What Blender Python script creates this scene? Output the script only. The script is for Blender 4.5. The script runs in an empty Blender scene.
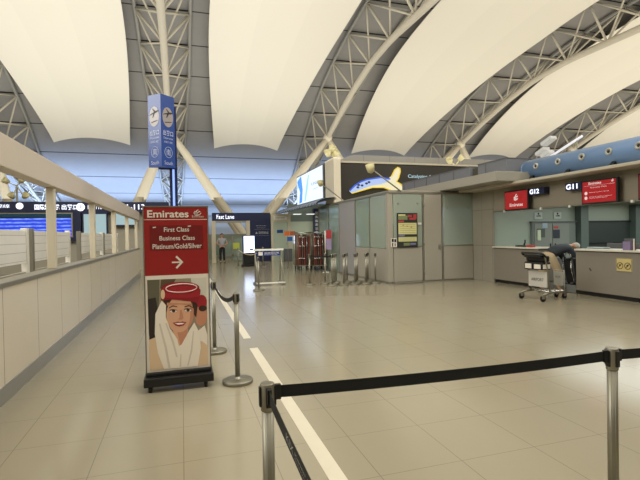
import bpy, bmesh, math, random
from mathutils import Vector, Matrix
random.seed(7)
C = bpy.context.scene.collection
PI = math.pi
V = Vector

# ---------------------------------------------------------------- materials
def _mat(name):
    m = bpy.data.materials.new(name); m.use_nodes = True
    return m, m.node_tree, m.node_tree.nodes['Principled BSDF']
def lin(c): return tuple((v/12.92 if v <= .04045 else ((v+.055)/1.055)**2.4) for v in c)
def rgb(r, g, b): return lin((r/255, g/255, b/255)) + (1,)
MAT = {}
def mat(name, col, rough=.5, metal=0., spec=.5, noise=0., nscale=8., coat=0.):
    if name in MAT: return MAT[name]
    m, nt, p = _mat(name)
    p.inputs['Base Color'].default_value = rgb(*col)
    p.inputs['Roughness'].default_value = rough
    p.inputs['Metallic'].default_value = metal
    p.inputs['Specular IOR Level'].default_value = spec
    if coat:
        p.inputs['Coat Weight'].default_value = coat; p.inputs['Coat Roughness'].default_value = .08
    if noise:
        t = nt.nodes.new('ShaderNodeTexCoord'); n = nt.nodes.new('ShaderNodeTexNoise')
        n.inputs['Scale'].default_value = nscale; n.inputs['Detail'].default_value = 4
        mp = nt.nodes.new('ShaderNodeMapRange')
        mp.inputs['To Min'].default_value = 1-noise; mp.inputs['To Max'].default_value = 1+noise
        mx = nt.nodes.new('ShaderNodeMix'); mx.data_type = 'RGBA'; mx.blend_type = 'MULTIPLY'
        mx.inputs[0].default_value = 1
        mx.inputs[6].default_value = rgb(*col)
        nt.links.new(t.outputs['Object'], n.inputs['Vector'])
        nt.links.new(n.outputs['Fac'], mp.inputs['Value'])
        nt.links.new(mp.outputs['Result'], mx.inputs[7])
        nt.links.new(mx.outputs[2], p.inputs['Base Color'])
    MAT[name] = m
    return m
def emis(name, col, k=1.):
    if name in MAT: return MAT[name]
    m, nt, p = _mat(name)
    p.inputs['Base Color'].default_value = rgb(*[c*.6 for c in col])
    p.inputs['Emission Color'].default_value = rgb(*col)
    p.inputs['Emission Strength'].default_value = k
    p.inputs['Roughness'].default_value = .25
    MAT[name] = m
    return m
def lines_mat(name, col, dark, axes, rough=.4, spec=.5, metal=0, noise=.04, nscale=3., coat=0, bump=0):
    """axes: list of (axis index, period, offset, width) in world metres: joints between panels or tiles"""
    m, nt, p = _mat(name); N = nt.nodes; L = nt.links
    geo = N.new('ShaderNodeNewGeometry'); sep = N.new('ShaderNodeSeparateXYZ')
    L.new(geo.outputs['Position'], sep.inputs[0])
    fac = None
    def math_(op, a, b=None):
        n = N.new('ShaderNodeMath'); n.operation = op
        for i, v in enumerate((a, b)):
            if v is None: continue
            if isinstance(v, (int, float)): n.inputs[i].default_value = v
            else: L.new(v, n.inputs[i])
        return n.outputs[0]
    for ax, per, off, w in axes:
        a = math_('SUBTRACT', sep.outputs[ax], off - w/2)
        a = math_('DIVIDE', a, per); a = math_('FRACT', a)
        a = math_('LESS_THAN', a, w/per)
        fac = a if fac is None else math_('MAXIMUM', fac, a)
    n = N.new('ShaderNodeTexNoise'); n.inputs['Scale'].default_value = nscale; n.inputs['Detail'].default_value = 5
    L.new(geo.outputs['Position'], n.inputs['Vector'])
    mp = N.new('ShaderNodeMapRange'); mp.inputs['To Min'].default_value = 1-noise; mp.inputs['To Max'].default_value = 1+noise
    L.new(n.outputs['Fac'], mp.inputs['Value'])
    mul = N.new('ShaderNodeMix'); mul.data_type = 'RGBA'; mul.blend_type = 'MULTIPLY'; mul.inputs[0].default_value = 1
    mul.inputs[6].default_value = rgb(*col); L.new(mp.outputs['Result'], mul.inputs[7])
    mx = N.new('ShaderNodeMix'); mx.data_type = 'RGBA'
    L.new(fac, mx.inputs[0]); L.new(mul.outputs[2], mx.inputs[6]); mx.inputs[7].default_value = rgb(*dark)
    L.new(mx.outputs[2], p.inputs['Base Color'])
    p.inputs['Roughness'].default_value = rough; p.inputs['Specular IOR Level'].default_value = spec
    p.inputs['Metallic'].default_value = metal
    if coat: p.inputs['Coat Weight'].default_value = coat; p.inputs['Coat Roughness'].default_value = .12
    if bump:
        b = N.new('ShaderNodeBump'); b.inputs['Strength'].default_value = bump; b.inputs['Distance'].default_value = .1
        n2 = N.new('ShaderNodeTexNoise'); n2.inputs['Scale'].default_value = 1.3; n2.inputs['Detail'].default_value = 3
        L.new(geo.outputs['Position'], n2.inputs['Vector'])
        L.new(n2.outputs['Fac'], b.inputs['Height']); L.new(b.outputs['Normal'], p.inputs['Normal'])
    MAT[name] = m
    return m
def glass_mat(name, col, through=.4, rough=.15):
    if name in MAT: return MAT[name]
    m, nt, p = _mat(name)
    p.inputs['Base Color'].default_value = rgb(*col); p.inputs['Roughness'].default_value = rough
    t = nt.nodes.new('ShaderNodeBsdfTransparent'); t.inputs[0].default_value = rgb(225, 240, 230)
    mx = nt.nodes.new('ShaderNodeMixShader'); mx.inputs[0].default_value = through
    out = nt.nodes['Material Output']
    nt.links.new(p.outputs[0], mx.inputs[1]); nt.links.new(t.outputs[0], mx.inputs[2])
    nt.links.new(mx.outputs[0], out.inputs[0])
    MAT[name] = m
    return m

steel = mat('brushed_steel', (148, 144, 130), .46, 1., noise=.08, nscale=20)
steel_dull = mat('dull_steel', (150, 146, 134), .45, .8)
chrome = mat('chrome', (205, 203, 198), .18, 1.)
black = mat('black_plastic', (17, 17, 18), .45)
rubber = mat('rubber', (12, 12, 12), .7)
belt_m = mat('belt_webbing', (14, 15, 15), .8, noise=.3, nscale=200)
emred = mat('sign_red', (146, 26, 26), .4)
emred_d = mat('sign_dark_red', (112, 18, 20), .4)
white_p = mat('white_print', (222, 214, 202), .5)
white = mat('white_paint', (225, 222, 212), .45)
cream = mat('cream_steel', (222, 213, 192), .45, noise=.03)
cream_d = mat('cream_panel', (196, 187, 165), .5)
grey_w = mat('warm_grey_panel', (158, 152, 138), .45, noise=.02, nscale=2)
grey_d = mat('dark_grey_panel', (92, 92, 94), .5)
bluegrey = mat('blue_grey_panel', (112, 114, 120), .5)
navy = mat('navy_panel', (20, 30, 72), .35)
navy_d = mat('navy_dark', (22, 30, 66), .4)
pipe_b = mat('duct_blue', (108, 138, 178), .32, noise=.03)
counter_m = mat('counter_front', (128, 121, 110), .42, noise=.03)
counter_t = mat('counter_top', (205, 198, 182), .3)
frost = glass_mat('frosted_glass', (168, 176, 163), .28, .1)
frost_l = glass_mat('clear_green_glass', (165, 178, 168), .45, .08)
sea = mat('sea_green_panel', (160, 172, 160), .25)
door_m = mat('grey_door', (110, 118, 114), .4)

# ---------------------------------------------------------------- mesh builder
class MB:
    def __init__(s, M=None):
        s.bm = bmesh.new(); s.M = M or Matrix(); s.mi = 0
    def _fin(s, verts, faces, smooth):
        for v in verts: v.co = s.M @ v.co
        for f in faces:
            f.material_index = s.mi
            if smooth: f.smooth = True
    def box(s, a, b, bev=0., R=None):
        """axis aligned box between corners a and b (local), optional rotation matrix R about its centre"""
        a, b = V(a), V(b); c = (a+b)/2; d = b-a
        m = Matrix.Translation(c) @ (R.to_4x4() if R else Matrix()) @ Matrix.Diagonal((abs(d.x), abs(d.y), abs(d.z), 1))
        r = bmesh.ops.create_cube(s.bm, size=1, matrix=m)
        vs = r['verts']; fs = list({f for v in vs for f in v.link_faces})
        if bev:
            es = list({e for v in vs for e in v.link_edges})
            g = bmesh.ops.bevel(s.bm, geom=es, offset=bev, segments=2, affect='EDGES', profile=.5)
            vs = [v for v in g['verts']]
            allv = set(vs); 
            for f in g['faces']: allv |= set(f.verts)
            vs = list(allv); fs = list({f for v in vs for f in v.link_faces})
        s._fin(vs, fs, False); return s
    def cyl(s, p0, p1, r0, r1=None, n=16, caps=True):
        p0, p1 = V(p0), V(p1); r1 = r0 if r1 is None else r1
        d = (p1-p0); L = d.length
        if L < 1e-6: return s
        q = d.to_track_quat('Z', 'Y').to_matrix().to_4x4()
        a = []; b = []
        for i in range(n):
            t = 2*PI*i/n; o = V((math.cos(t), math.sin(t), 0))
            a.append(s.bm.verts.new(s.M @ (p0 + q @ (o*r0)))); b.append(s.bm.verts.new(s.M @ (p1 + q @ (o*r1))))
        for i in range(n):
            f = s.bm.faces.new((a[i], a[(i+1) % n], b[(i+1) % n], b[i])); f.smooth = True; f.material_index = s.mi
        if caps:
            for l in (a[::-1], b):
                f = s.bm.faces.new(l); f.material_index = s.mi
        return s
    def tube(s, pts, r, n=8, closed=False):
        pts = [V(p) for p in pts]; rings = []
        N = len(pts); up = None
        for i, p in enumerate(pts):
            if closed: t = pts[(i+1) % N]-pts[i-1]
            else: t = pts[min(i+1, N-1)]-pts[max(i-1, 0)]
            t.normalize()
            if up is None: up = V((0, 0, 1)) if abs(t.z) < .9 else V((1, 0, 0))
            x = t.cross(up).normalized(); y = x.cross(t).normalized(); up = y
            rr = r[i] if isinstance(r, (list, tuple)) else r
            rings.append([s.bm.verts.new(s.M @ (p + (x*math.cos(2*PI*k/n) + y*math.sin(2*PI*k/n))*rr)) for k in range(n)])
        M_ = N if closed else N-1
        for i in range(M_):
            a, b = rings[i], rings[(i+1) % N]
            for k in range(n):
                f = s.bm.faces.new((a[k], a[(k+1) % n], b[(k+1) % n], b[k])); f.smooth = True; f.material_index = s.mi
        if not closed:
            for l in (rings[0][::-1], rings[-1]):
                f = s.bm.faces.new(l); f.material_index = s.mi
        return s
    def lathe(s, prof, o, n=32, axis=(0, 0, 1)):
        q = V(axis).to_track_quat('Z', 'Y').to_matrix(); o = V(o); rings = []
        for r, z in prof:
            rings.append([s.bm.verts.new(s.M @ (o + q @ V((r*math.cos(2*PI*k/n), r*math.sin(2*PI*k/n), z)))) for k in range(n)])
        for a, b in zip(rings, rings[1:]):
            for k in range(n):
                f = s.bm.faces.new((a[k], a[(k+1) % n], b[(k+1) % n], b[k])); f.smooth = True; f.material_index = s.mi
        for l in (rings[0][::-1], rings[-1]):
            f = s.bm.faces.new(l); f.material_index = s.mi
        return s
    def prism(s, pts, off):
        """closed outline of 3D points extruded by vector off"""
        pts = [V(p) for p in pts]; off = V(off)
        a = [s.bm.verts.new(s.M @ p) for p in pts]; b = [s.bm.verts.new(s.M @ (p+off)) for p in pts]
        n = len(pts); fs = [s.bm.faces.new(a[::-1]), s.bm.faces.new(b)]
        for i in range(n): fs.append(s.bm.faces.new((a[i], a[(i+1) % n], b[(i+1) % n], b[i])))
        for f in fs: f.material_index = s.mi
        return s
    def grid(s, fn, nu, nv, smooth=True):
        g = [[s.bm.verts.new(s.M @ V(fn(i/nu, j/nv))) for j in range(nv+1)] for i in range(nu+1)]
        for i in range(nu):
            for j in range(nv):
                f = s.bm.faces.new((g[i][j], g[i+1][j], g[i+1][j+1], g[i][j+1])); f.smooth = smooth; f.material_index = s.mi
        return s
    def ball(s, c, r, n=12, sc=(1, 1, 1)):
        m = Matrix.Translation(V(c)) @ Matrix.Diagonal((sc[0], sc[1], sc[2], 1))
        g = bmesh.ops.create_uvsphere(s.bm, u_segments=n, v_segments=max(6, n*2//3), radius=r, matrix=m)
        s._fin(g['verts'], {f for v in g['verts'] for f in v.link_faces}, True); return s

def wloc(o):
    p = V((0, 0, 0))
    while o: p += o.location; o = o.parent
    return p
def obj(name, mb, mats, parent=None, label=None, base=None):
    if not isinstance(mats, (list, tuple)): mats = [mats]
    bmesh.ops.recalc_face_normals(mb.bm, faces=mb.bm.faces[:])
    me = bpy.data.meshes.new(name)
    o0 = wloc(parent) if parent else (V(base) if base else V((0, 0, 0)))
    for v in mb.bm.verts: v.co -= o0
    mb.bm.to_mesh(me); mb.bm.free()
    for m in mats: me.materials.append(m)
    o = bpy.data.objects.new(name, me); C.objects.link(o)
    if parent: o.parent = parent
    else: o.location = o0
    if label: o['label'] = label
    return o
def tag(o, label, cat, group=None, kind=None):
    o['label'] = label; o['category'] = cat
    if group: o['group'] = group
    if kind: o['kind'] = kind
    return o
def thing(name, label, cat, loc=(0, 0, 0), group=None):
    o = bpy.data.objects.new(name, None); C.objects.link(o); o.location = loc; o.empty_display_size = .2
    return tag(o, label, cat, group)
def struct(name, mb, m):
    o = obj(name, mb, m); o['kind'] = 'structure'; return o
def copy_tree(o, parent=None):
    c = o.copy(); C.objects.link(c)
    if parent: c.parent = parent
    for ch in list(o.children): copy_tree(ch, c)
    return c
def dup(root, loc, label, group=None, rz=0):
    c = copy_tree(root); c.location = loc; c.rotation_euler.z = rz; c['label'] = label
    if group: c['group'] = group
    return c

def text_into(mb, body, origin, right, up, width=None, height=None, ext=.0015, center=False, bold=0.):
    """lettering as real mesh, laid out from origin (lower left, or centre) along right and up"""
    cu = bpy.data.curves.new('lettering', 'FONT'); cu.body = body; cu.size = 1; cu.offset = bold
    ob = bpy.data.objects.new('lettering_source', cu); C.objects.link(ob)
    dg = bpy.context.evaluated_depsgraph_get()
    me = bpy.data.meshes.new_from_object(ob.evaluated_get(dg))
    bpy.data.objects.remove(ob); bpy.data.curves.remove(cu)
    if not me.vertices: return
    xs = [v.co.x for v in me.vertices]; ys = [v.co.y for v in me.vertices]
    w = max(xs)-min(xs); h = max(ys)-min(ys)
    sx = width/w if width else None; sy = height/h if height else None
    sx = sx or sy; sy = sy or sx
    right = V(right).normalized(); up = V(up).normalized(); n = right.cross(up); O = V(origin)
    ox, oy = min(xs), min(ys)
    if center: ox += w/2; oy += h/2
    vs = [mb.bm.verts.new(mb.M @ (O + right*((v.co.x-ox)*sx) + up*((v.co.y-oy)*sy) + n*ext)) for v in me.vertices]
    for p in me.polygons:
        try:
            f = mb.bm.faces.new([vs[i] for i in p.vertices]); f.material_index = mb.mi
        except ValueError: pass
    bpy.data.meshes.remove(me)

# ---------------------------------------------------------------- camera (height 1.6 m)
F = 450.; yaw = math.atan(138/F); pitch = math.radians(-.7); roll = .018
fw = V((math.sin(yaw)*math.cos(pitch), math.cos(yaw)*math.cos(pitch), math.sin(pitch)))
r0 = fw.cross(V((0, 0, 1))).normalized(); u0 = r0.cross(fw)
rr = r0*math.cos(roll)-u0*math.sin(roll); uu = u0*math.cos(roll)+r0*math.sin(roll)
cam = bpy.data.cameras.new('camera'); co = bpy.data.objects.new('camera', cam); C.objects.link(co)
Mx = Matrix((rr, uu, -fw)).transposed().to_4x4(); Mx.translation = V((0, 0, 1.6)); co.matrix_world = Mx
cam.sensor_width = 36; cam.lens = F/640*36; cam.clip_end = 300; cam.clip_start = .05
bpy.context.scene.camera = co

# ---------------------------------------------------------------- roof profile
RP = [(-26, 13.5), (-20, 14.8), (-10, 16.2), (0, 17.1), (10, 17.4), (20, 17.2), (25, 16.8), (30, 16.0), (33.33, 15.2), (36.67, 14.15),
      (40, 12.9), (43.33, 11.4), (46.67, 9.6), (50, 7.85), (53.33, 6.5), (56.67, 5.5), (60, 4.9), (64, 4.4)]
def roofz(y):
    y = max(RP[0][0], min(RP[-1][0], y))
    for i in range(len(RP)-1):
        if RP[i][0] <= y <= RP[i+1][0]: break
    y0, z0 = RP[i]; y1, z1 = RP[i+1]
    def sl(k):
        k0 = max(0, k-1); k1 = min(len(RP)-1, k+1)
        return (RP[k1][1]-RP[k0][1])/(RP[k1][0]-RP[k0][0])
    h = y1-y0; t = (y-y0)/h; m0 = sl(i)*h; m1 = sl(i+1)*h
    return (2*t**3-3*t*t+1)*z0 + (t**3-2*t*t+t)*m0 + (-2*t**3+3*t*t)*z1 + (t**3-t*t)*m1

XL, XR, YB, YF = -34., 76., -26., 64.
# floor
floor_m = lines_mat('floor_tiles', (150, 142, 121), (124, 115, 96), [(0, .62, -.02, .006), (1, .62, 3.33, .005)],
                    rough=.17, spec=.55, noise=.05, nscale=1.2)
b = MB(); b.box((XL, YB, -.2), (XR, YF, 0)); struct('floor', b, floor_m)
roof_m = lines_mat('roof_panels', (146, 143, 139), (44, 44, 46), [(1, 10/3, 30, .11)], rough=.65, noise=.07, nscale=.8, bump=.5)
b = MB(); ny = 90
b.grid(lambda u, v: (XL+(XR-XL)*u, YB+(YF-YB)*v, roofz(YB+(YF-YB)*v)), 2, ny)
b.grid(lambda u, v: (XL+(XR-XL)*u, YB+(YF-YB)*v, roofz(YB+(YF-YB)*v)+.3), 2, ny)
struct('ceiling', b, roof_m)
wall_m = mat('hall_wall', (170, 166, 155), .6, noise=.03, nscale=1)
def wallbox(nm, a, c_, m=wall_m):
    b = MB(); b.box(a, c_); return struct(nm, b, m)
wallbox('wall_left', (XL-.3, YB, 0), (XL, YF, 17.4)); wallbox('wall_right', (XR, YB, 0), (XR+.3, YF, 17.4))
wallbox('wall_back', (XL, YB-.3, 0), (XR, YB, 13.8)); wallbox('wall_far', (XL, YF, 0), (XR, YF+.3, 4.6))
wallbox('wall_security', (-14, 24.3, 0), (-.6, 24.5, 2.9), grey_w)

# painted guide line, dashes on the floor
tape = mat('white_tape', (208, 200, 180), .4, noise=.05)
for i, (a, c_, lb) in enumerate(((-2.5, 6.4, 'long white guide line segment nearest the camera, running past the front post'),
                               (7.03, 13.6, 'white guide line segment beyond the gap, beside the leaning barrier stand'),
                               (14.3, 20.5, 'faint white guide line segment farthest away towards the gate'))):
    b = MB(); b.box((.885, a, 0), (1.0, c_, .002)); tag(obj('floor_line', b, tape, base=(.94, a, 0)), lb, 'floor line', 'white dashes on the floor')

# ---------------------------------------------------------------- roof trusses
TX = [-27.6, -13.9, -.85, 13.2, 27.6, 42.0, 56.4]
TL = ['far left, outside the side canopy', 'left of the leftmost fabric ceiling panel', 'rising above the blue direction pole',
      'with its forked foot behind the black billboard', 'arching over the black billboard end', 'arching above the blue duct',
      'rightmost, low over the desks']
w_tr = mat('truss_paint', (196, 188, 170), .5, noise=.04)
w_gr = mat('truss_grey', (150, 148, 140), .5)
WS = 1.
def topw(y): return WS*(1.65 if y < 36 else max(.7, 1.65-(y-36)*.04))
BP = [(-26, 11.2), (-10, 13.2), (0, 13.8), (10, 14.05), (21.3, 14.1), (26.5, 14.15), (30, 13.8), (33, 13.07), (36.5, 11.95), (40, 10.6)]
def botz(y):
    if y <= 40:
        for (y0, z0), (y1, z1) in zip(BP, BP[1:]):
            if y <= y1: return z0+(z1-z0)*max(0, (y-y0))/(y1-y0)
    return roofz(y)-2.3+(y-40)*.095
ys = [YB+1.+i*.0 for i in range(0)]
nodes = [30+10/3*k for k in range(-16, 9)]
LEG = {1: (.6, .1), 2: (.42, .68), 3: (.80, .60), 4: (1.0, .45)}
for k, X in enumerate(TX):
    WS = 1.35 if k == 1 else 1.
    t = thing('roof_truss', 'cream tubular arched roof truss, ' + TL[k], 'roof truss', (X, 40, 0), 'arched roof trusses')
    yy = [n for n in nodes if n <= 57]
    fine = [yy[0] + (yy[-1]-yy[0])*i/70 for i in range(71)]
    b = MB(); b.tube([(X, y, botz(y)) for y in fine if y <= 41], .23, 12); b.tube([(X, y, botz(y)) for y in fine if y > 39.5], .15, 8)
    obj('bottom_chord', b, w_tr, t)
    for s in (-1, 1):
        b = MB(); b.tube([(X+s*topw(y), y, roofz(y)-.22) for y in fine], .12, 8); obj('top_chord', b, w_gr, t)
        b = MB()
        for i, y in enumerate(yy):
            B_ = (X, y, botz(y))
            for j in (i-1, i, i+1):
                if 0 <= j < len(yy):
                    y2 = yy[j]; b.cyl(B_, (X+s*topw(y2), y2, roofz(y2)-.22), .085 if j == i else .065, n=6)
        obj('lattice', b, w_tr, t)
    for y in yy:
        b = MB(); b.box((X-topw(y), y-.12, roofz(y)-.34), (X+topw(y), y+.12, roofz(y)-.12)); obj('cross_beam', b, w_gr, t)
    # splayed legs under the node at y = 40
    la, lb_ = LEG.get(k, (.8, .6)); za = botz(40)
    for (sx, dy) in ((-la, -1.0), (-la, 3.5), (lb_, -1.0), (lb_, 3.5)):
        b = MB(); n_ = 8
        b.tube([(X+sx*za*i/n_, 40+dy*i/n_, za*(1-i/n_)) for i in range(n_+1)],
               [.22+.12*math.sin(PI*i/n_) for i in range(n_+1)], 14)
        obj('leg', b, cream, t)
    b = MB(); b.ball((X, 40, za), .42, 16); obj('node', b, cream, t)
    ze = botz(56.6)
    for sx in (-3.2, 3.2):
        b = MB(); b.cyl((X, 56.6, ze), (X+sx, 57, 0), .22, .2, 12); obj('leg', b, cream, t)

# ---------------------------------------------------------------- fabric ceiling panels
def fabric_mat():
    m, nt, p = _mat('ceiling_fabric'); N = nt.nodes; L = nt.links
    tc = N.new('ShaderNodeTexCoord'); sep = N.new('ShaderNodeSeparateXYZ'); L.new(tc.outputs['UV'], sep.inputs[0])
    w = N.new('ShaderNodeTexWave'); w.inputs['Scale'].default_value = .95; w.wave_profile = 'SAW'
    cmb = N.new('ShaderNodeCombineXYZ'); L.new(sep.outputs[0], cmb.inputs[0]); L.new(cmb.outputs[0], w.inputs['Vector'])
    mp = N.new('ShaderNodeMapRange'); mp.inputs['To Min'].default_value = .975; mp.inputs['To Max'].default_value = 1
    L.new(w.outputs['Fac'], mp.inputs['Value'])
    mx = N.new('ShaderNodeMix'); mx.data_type = 'RGBA'; mx.blend_type = 'MULTIPLY'; mx.inputs[0].default_value = 1
    mx.inputs[6].default_value = rgb(238, 232, 218); L.new(mp.outputs['Result'], mx.inputs[7]); L.new(mx.outputs[2], p.inputs['Base Color'])
    p.inputs['Roughness'].default_value = .75; p.inputs['Specular IOR Level'].default_value = .2
    return m
fab = fabric_mat()
MXC = [-21.5, -7.45, 6.25, 20.4, 34.8, 49.2, 63.6]
MLB = ['far left white fabric ceiling panel hanging between trusses beyond the side canopy',
       'leftmost white fabric ceiling panel in view, above the departure boards',
       'white fabric ceiling panel right of the blue direction pole, ending above the gates',
       'cream fabric ceiling panel ending just above the black billboard',
       'cream fabric ceiling panel ending above the dark duct boxes, over the blue duct',
       'narrow cream fabric ceiling strip at the right edge above the desks',
       'rightmost cream fabric ceiling panel beyond the desks']
def halfw(y, g=1.75):
    t = max(0, min(1, (44.4-y)/19)); return 3.1+g*math.sin(t*PI/2)+(.25 if y < 22 else 0)*min(1, (22-y)/10)
for X, lb in zip(MXC, MLB):
    b = MB()
    uvl = b.bm.loops.layers.uv.new('UVMap')
    nu, nv = 16, 60
    def fn(u, v, dz=0):
        q = 2*u-1
        yend = 44.6-.75*(1-q*q); y = -22+(yend+22)*v
        h = halfw(y, 1.3 if X < 8 else 1.85)
        off = .65+min(1, (44.4-y)/18)*.45
        return (X+q*h, y, roofz(y)-off-.22*(1-q*q)*min(1, max(0, (42-y)/8))+dz)
    for dz in (0, .03):
        g = [[b.bm.verts.new(V(fn(i/nu, j/nv, dz))) for j in range(nv+1)] for i in range(nu+1)]
        for i in range(nu):
            for j in range(nv):
                f = b.bm.faces.new((g[i][j], g[i+1][j], g[i+1][j+1], g[i][j+1])); f.smooth = True
                for lp, (a_, c_) in zip(f.loops, ((i, j), (i+1, j), (i+1, j+1), (i, j+1))): lp[uvl].uv = (a_/nu, c_/nv)
    # no recalculation trouble: both skins share the material
    tag(obj('ceiling_fabric', b, fab, base=(X, 12, 16)), lb, 'ceiling fabric', 'fabric ceiling panels between the trusses')

# ---------------------------------------------------------------- left partition
px = -1.7
part_m = lines_mat('partition_panels', (202, 192, 172), (120, 112, 98), [(1, 1.12, 5.15, .012)], rough=.22, spec=.5, noise=.02)
t = thing('partition_wall', 'long low cream panelled partition with posts and top beam on the left', 'partition', (px, 9, 0))
b = MB(); b.box((px-.16, -2, .17), (px, 20.2, 1.13)); obj('panel', b, part_m, t)
b = MB(); b.box((px-.17, -2, 0), (px+.012, 20.22, .17)); obj('skirting', b, mat('skirting_steel', (165, 165, 160), .35, .7), t, 'brushed steel skirting strip')
b = MB(); b.box((px-.19, -2, 1.13), (px+.02, 20.24, 1.18), .008); obj('top_rail', b, steel_dull, t)
for y in (-1.9, 1.1, 4.2, 7.3, 10.4, 13.5, 16.6, 19.8):
    b = MB(); b.box((px-.14, y-.055, 1.18), (px-.03, y+.055, 2.34), .012); obj('post', b, cream_d, t)
b = MB(); b.box((px-.18, -2, 2.34), (px+.0, 20.4, 2.68), .01); obj('beam', b, mat('beam_cream', (198, 186, 170), .5, noise=.02), t)

# white slatted screens behind the partition
slat = lines_mat('slatted_white', (240, 238, 232), (190, 188, 182), [(2, .145, 1.24, .01)], rough=.4)
SC = [(5.3, 8.95), (9.25, 12.0), (13.2, 16.7), (17.0, 20.4)]
SL = ['nearest white slatted screen behind the partition, in front of the blue departure board',
      'second white slatted screen behind the partition, right of the departure board post',
      'third white slatted screen behind the partition, under the pale backlit panel',
      'farthest white slatted screen behind the partition, by its end']
for (a, c_), lb in zip(SC, SL):
    t = thing('slatted_screen', lb, 'screen', (-2.6, a, 0), 'white screens behind the partition')
    b = MB(); b.box((-2.63, a+.06, 1.2), (-2.57, c_-.06, 1.76), .006); obj('panel', b, slat, t)
    b = MB(); b.box((-2.63, a+.06, .1), (-2.58, c_-.06, 1.05)); obj('lower_panel', b, grey_w, t, 'grey lower panel')
    for y in (a, c_): b = MB(); b.box((-2.65, y-.05, 0), (-2.55, y+.05, 1.8), .006); obj('post', b, steel_dull if y == a else white, t)

# ---------------------------------------------------------------- departure boards far left
Y0 = 24.0
lit = emis('lit_white', (235, 240, 255), 1.6)
def yplane(b, x0, x1, z0, z1, y, d=.03): b.box((x0, y-d, z0), (x1, y, z1))
t = thing('direction_sign', 'long navy overhead direction sign with lit white lettering above the departure board', 'sign', (-7, Y0, 0))
b = MB(); b.box((-12, Y0, 2.86), (-.6, Y0+.28, 3.37)); obj('sign_box', b, navy_d, t)
b = MB()
text_into(b, '国際線', (-10.6, Y0-.01, 2.98), (1, 0, 0), (0, 0, 1), width=1.2, height=.28)
text_into(b, '国際線', (-8.35, Y0-.01, 3.08), (1, 0, 0), (0, 0, 1), width=.8, height=.17)
text_into(b, '国際線出発', (-6.55, Y0-.01, 2.99), (1, 0, 0), (0, 0, 1), width=1.05, height=.26, bold=.02)
text_into(b, '出発口', (-5.42, Y0-.01, 2.99), (1, 0, 0), (0, 0, 1), width=.7, height=.26, bold=.02)
text_into(b, '101-110', (-4.3, Y0-.01, 3.02), (1, 0, 0), (0, 0, 1), width=.62, height=.2)
text_into(b, '111-113', (-2.95, Y0-.01, 3.0), (1, 0, 0), (0, 0, 1), width=1.2, height=.26, bold=.02)
obj('lettering', b, lit, t)
for cx, cz, r in ((-7.15, 3.17, .15), (-4.62+.0, 3.12, .19)):
    b = MB(); b.cyl((cx, Y0-.012, cz), (cx, Y0+.01, cz), r, n=24); obj('pictogram', b, lit, t)
b = MB(); text_into(b, '南', (-4.62, Y0-.016, 3.12), (1, 0, 0), (0, 0, 1), height=.2, center=True); obj('character', b, navy, t)
t = thing('departure_board', 'wide blue lit departure board with rows of flights under the navy sign', 'departure board', (-7, Y0, 0))
b = MB(); b.box((-12, Y0, 1.5), (-4.62, Y0+.25, 2.86)); obj('housing', b, navy_d, t)
def board_mat():
    m, nt, p = _mat('flight_rows'); N = nt.nodes; L = nt.links
    geo = N.new('ShaderNodeNewGeometry'); mpg = N.new('ShaderNodeMapping'); mpg.inputs['Scale'].default_value = (3.2, 1, 9)
    L.new(geo.outputs['Position'], mpg.inputs[0])
    n = N.new('ShaderNodeTexNoise'); n.inputs['Scale'].default_value = 1.6; n.inputs['Detail'].default_value = 2; L.new(mpg.outputs[0], n.inputs['Vector'])
    w = N.new('ShaderNodeTexWave'); w.bands_direction = 'Z'; w.inputs['Scale'].default_value = 1.9; L.new(geo.outputs['Position'], w.inputs['Vector'])
    mu = N.new('ShaderNodeMath'); mu.operation = 'MULTIPLY'; L.new(n.outputs['Fac'], mu.inputs[0]); L.new(w.outputs['Fac'], mu.inputs[1])
    cr = N.new('ShaderNodeValToRGB'); cr.color_ramp.elements[0].color = rgb(30, 60, 215); cr.color_ramp.elements[0].position = .2
    cr.color_ramp.elements[1].color = rgb(140, 175, 255); cr.color_ramp.elements[1].position = .62
    L.new(mu.outputs[0], cr.inputs[0]); L.new(cr.outputs[0], p.inputs['Emission Color'])
    p.inputs['Emission Strength'].default_value = 1.1; p.inputs['Base Color'].default_value = (0, 0, .05, 1)
    return m
b = MB(); b.box((-11.9, Y0-.02, 1.72), (-5.02, Y0+.01, 2.6)); obj('screen', b, board_mat(), t)
b = MB(); b.box((-11.9, Y0-.02, 2.66), (-5.02, Y0+.01, 2.78)); obj('header_row', b, emis('board_head', (20, 70, 90), .5), t)
b = MB(); b.box((-5.02, Y0-.04, 1.68), (-4.96, Y0+.01, 2.82)); b.box((-12, Y0-.04, 2.8), (-4.96, Y0+.01, 2.85)); obj('frame', b, steel_dull, t)
b = MB(); b.box((-5.28, Y0-.03, 1.74), (-5.06, Y0+.01, 1.9)); obj('notice', b, emis('board_red', (190, 60, 50), .8), t, 'small red lit notice')
pale_m = emis('pale_backlit', (176, 205, 212), .62)
for x0, x1, z0, z1, lb in ((-4.55, -3.45, 1.72, 2.78, 'tall pale backlit panel right of the departure board'),
                           (-3.2, -2.1, 2.25, 2.8, 'short pale backlit panel under the gate numbers')):
    t = thing('backlit_panel', lb, 'light panel', ((x0+x1)/2, Y0, 0), 'pale panels under the overhead sign')
    b = MB(); b.box((x0, Y0, z0-.06), (x1, Y0+.2, 2.86)); obj('frame', b, navy_d, t)
    b = MB(); b.box((x0+.06, Y0-.02, z0), (x1-.06, Y0+.01, z1)); obj('panel', b, pale_m, t)
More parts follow.
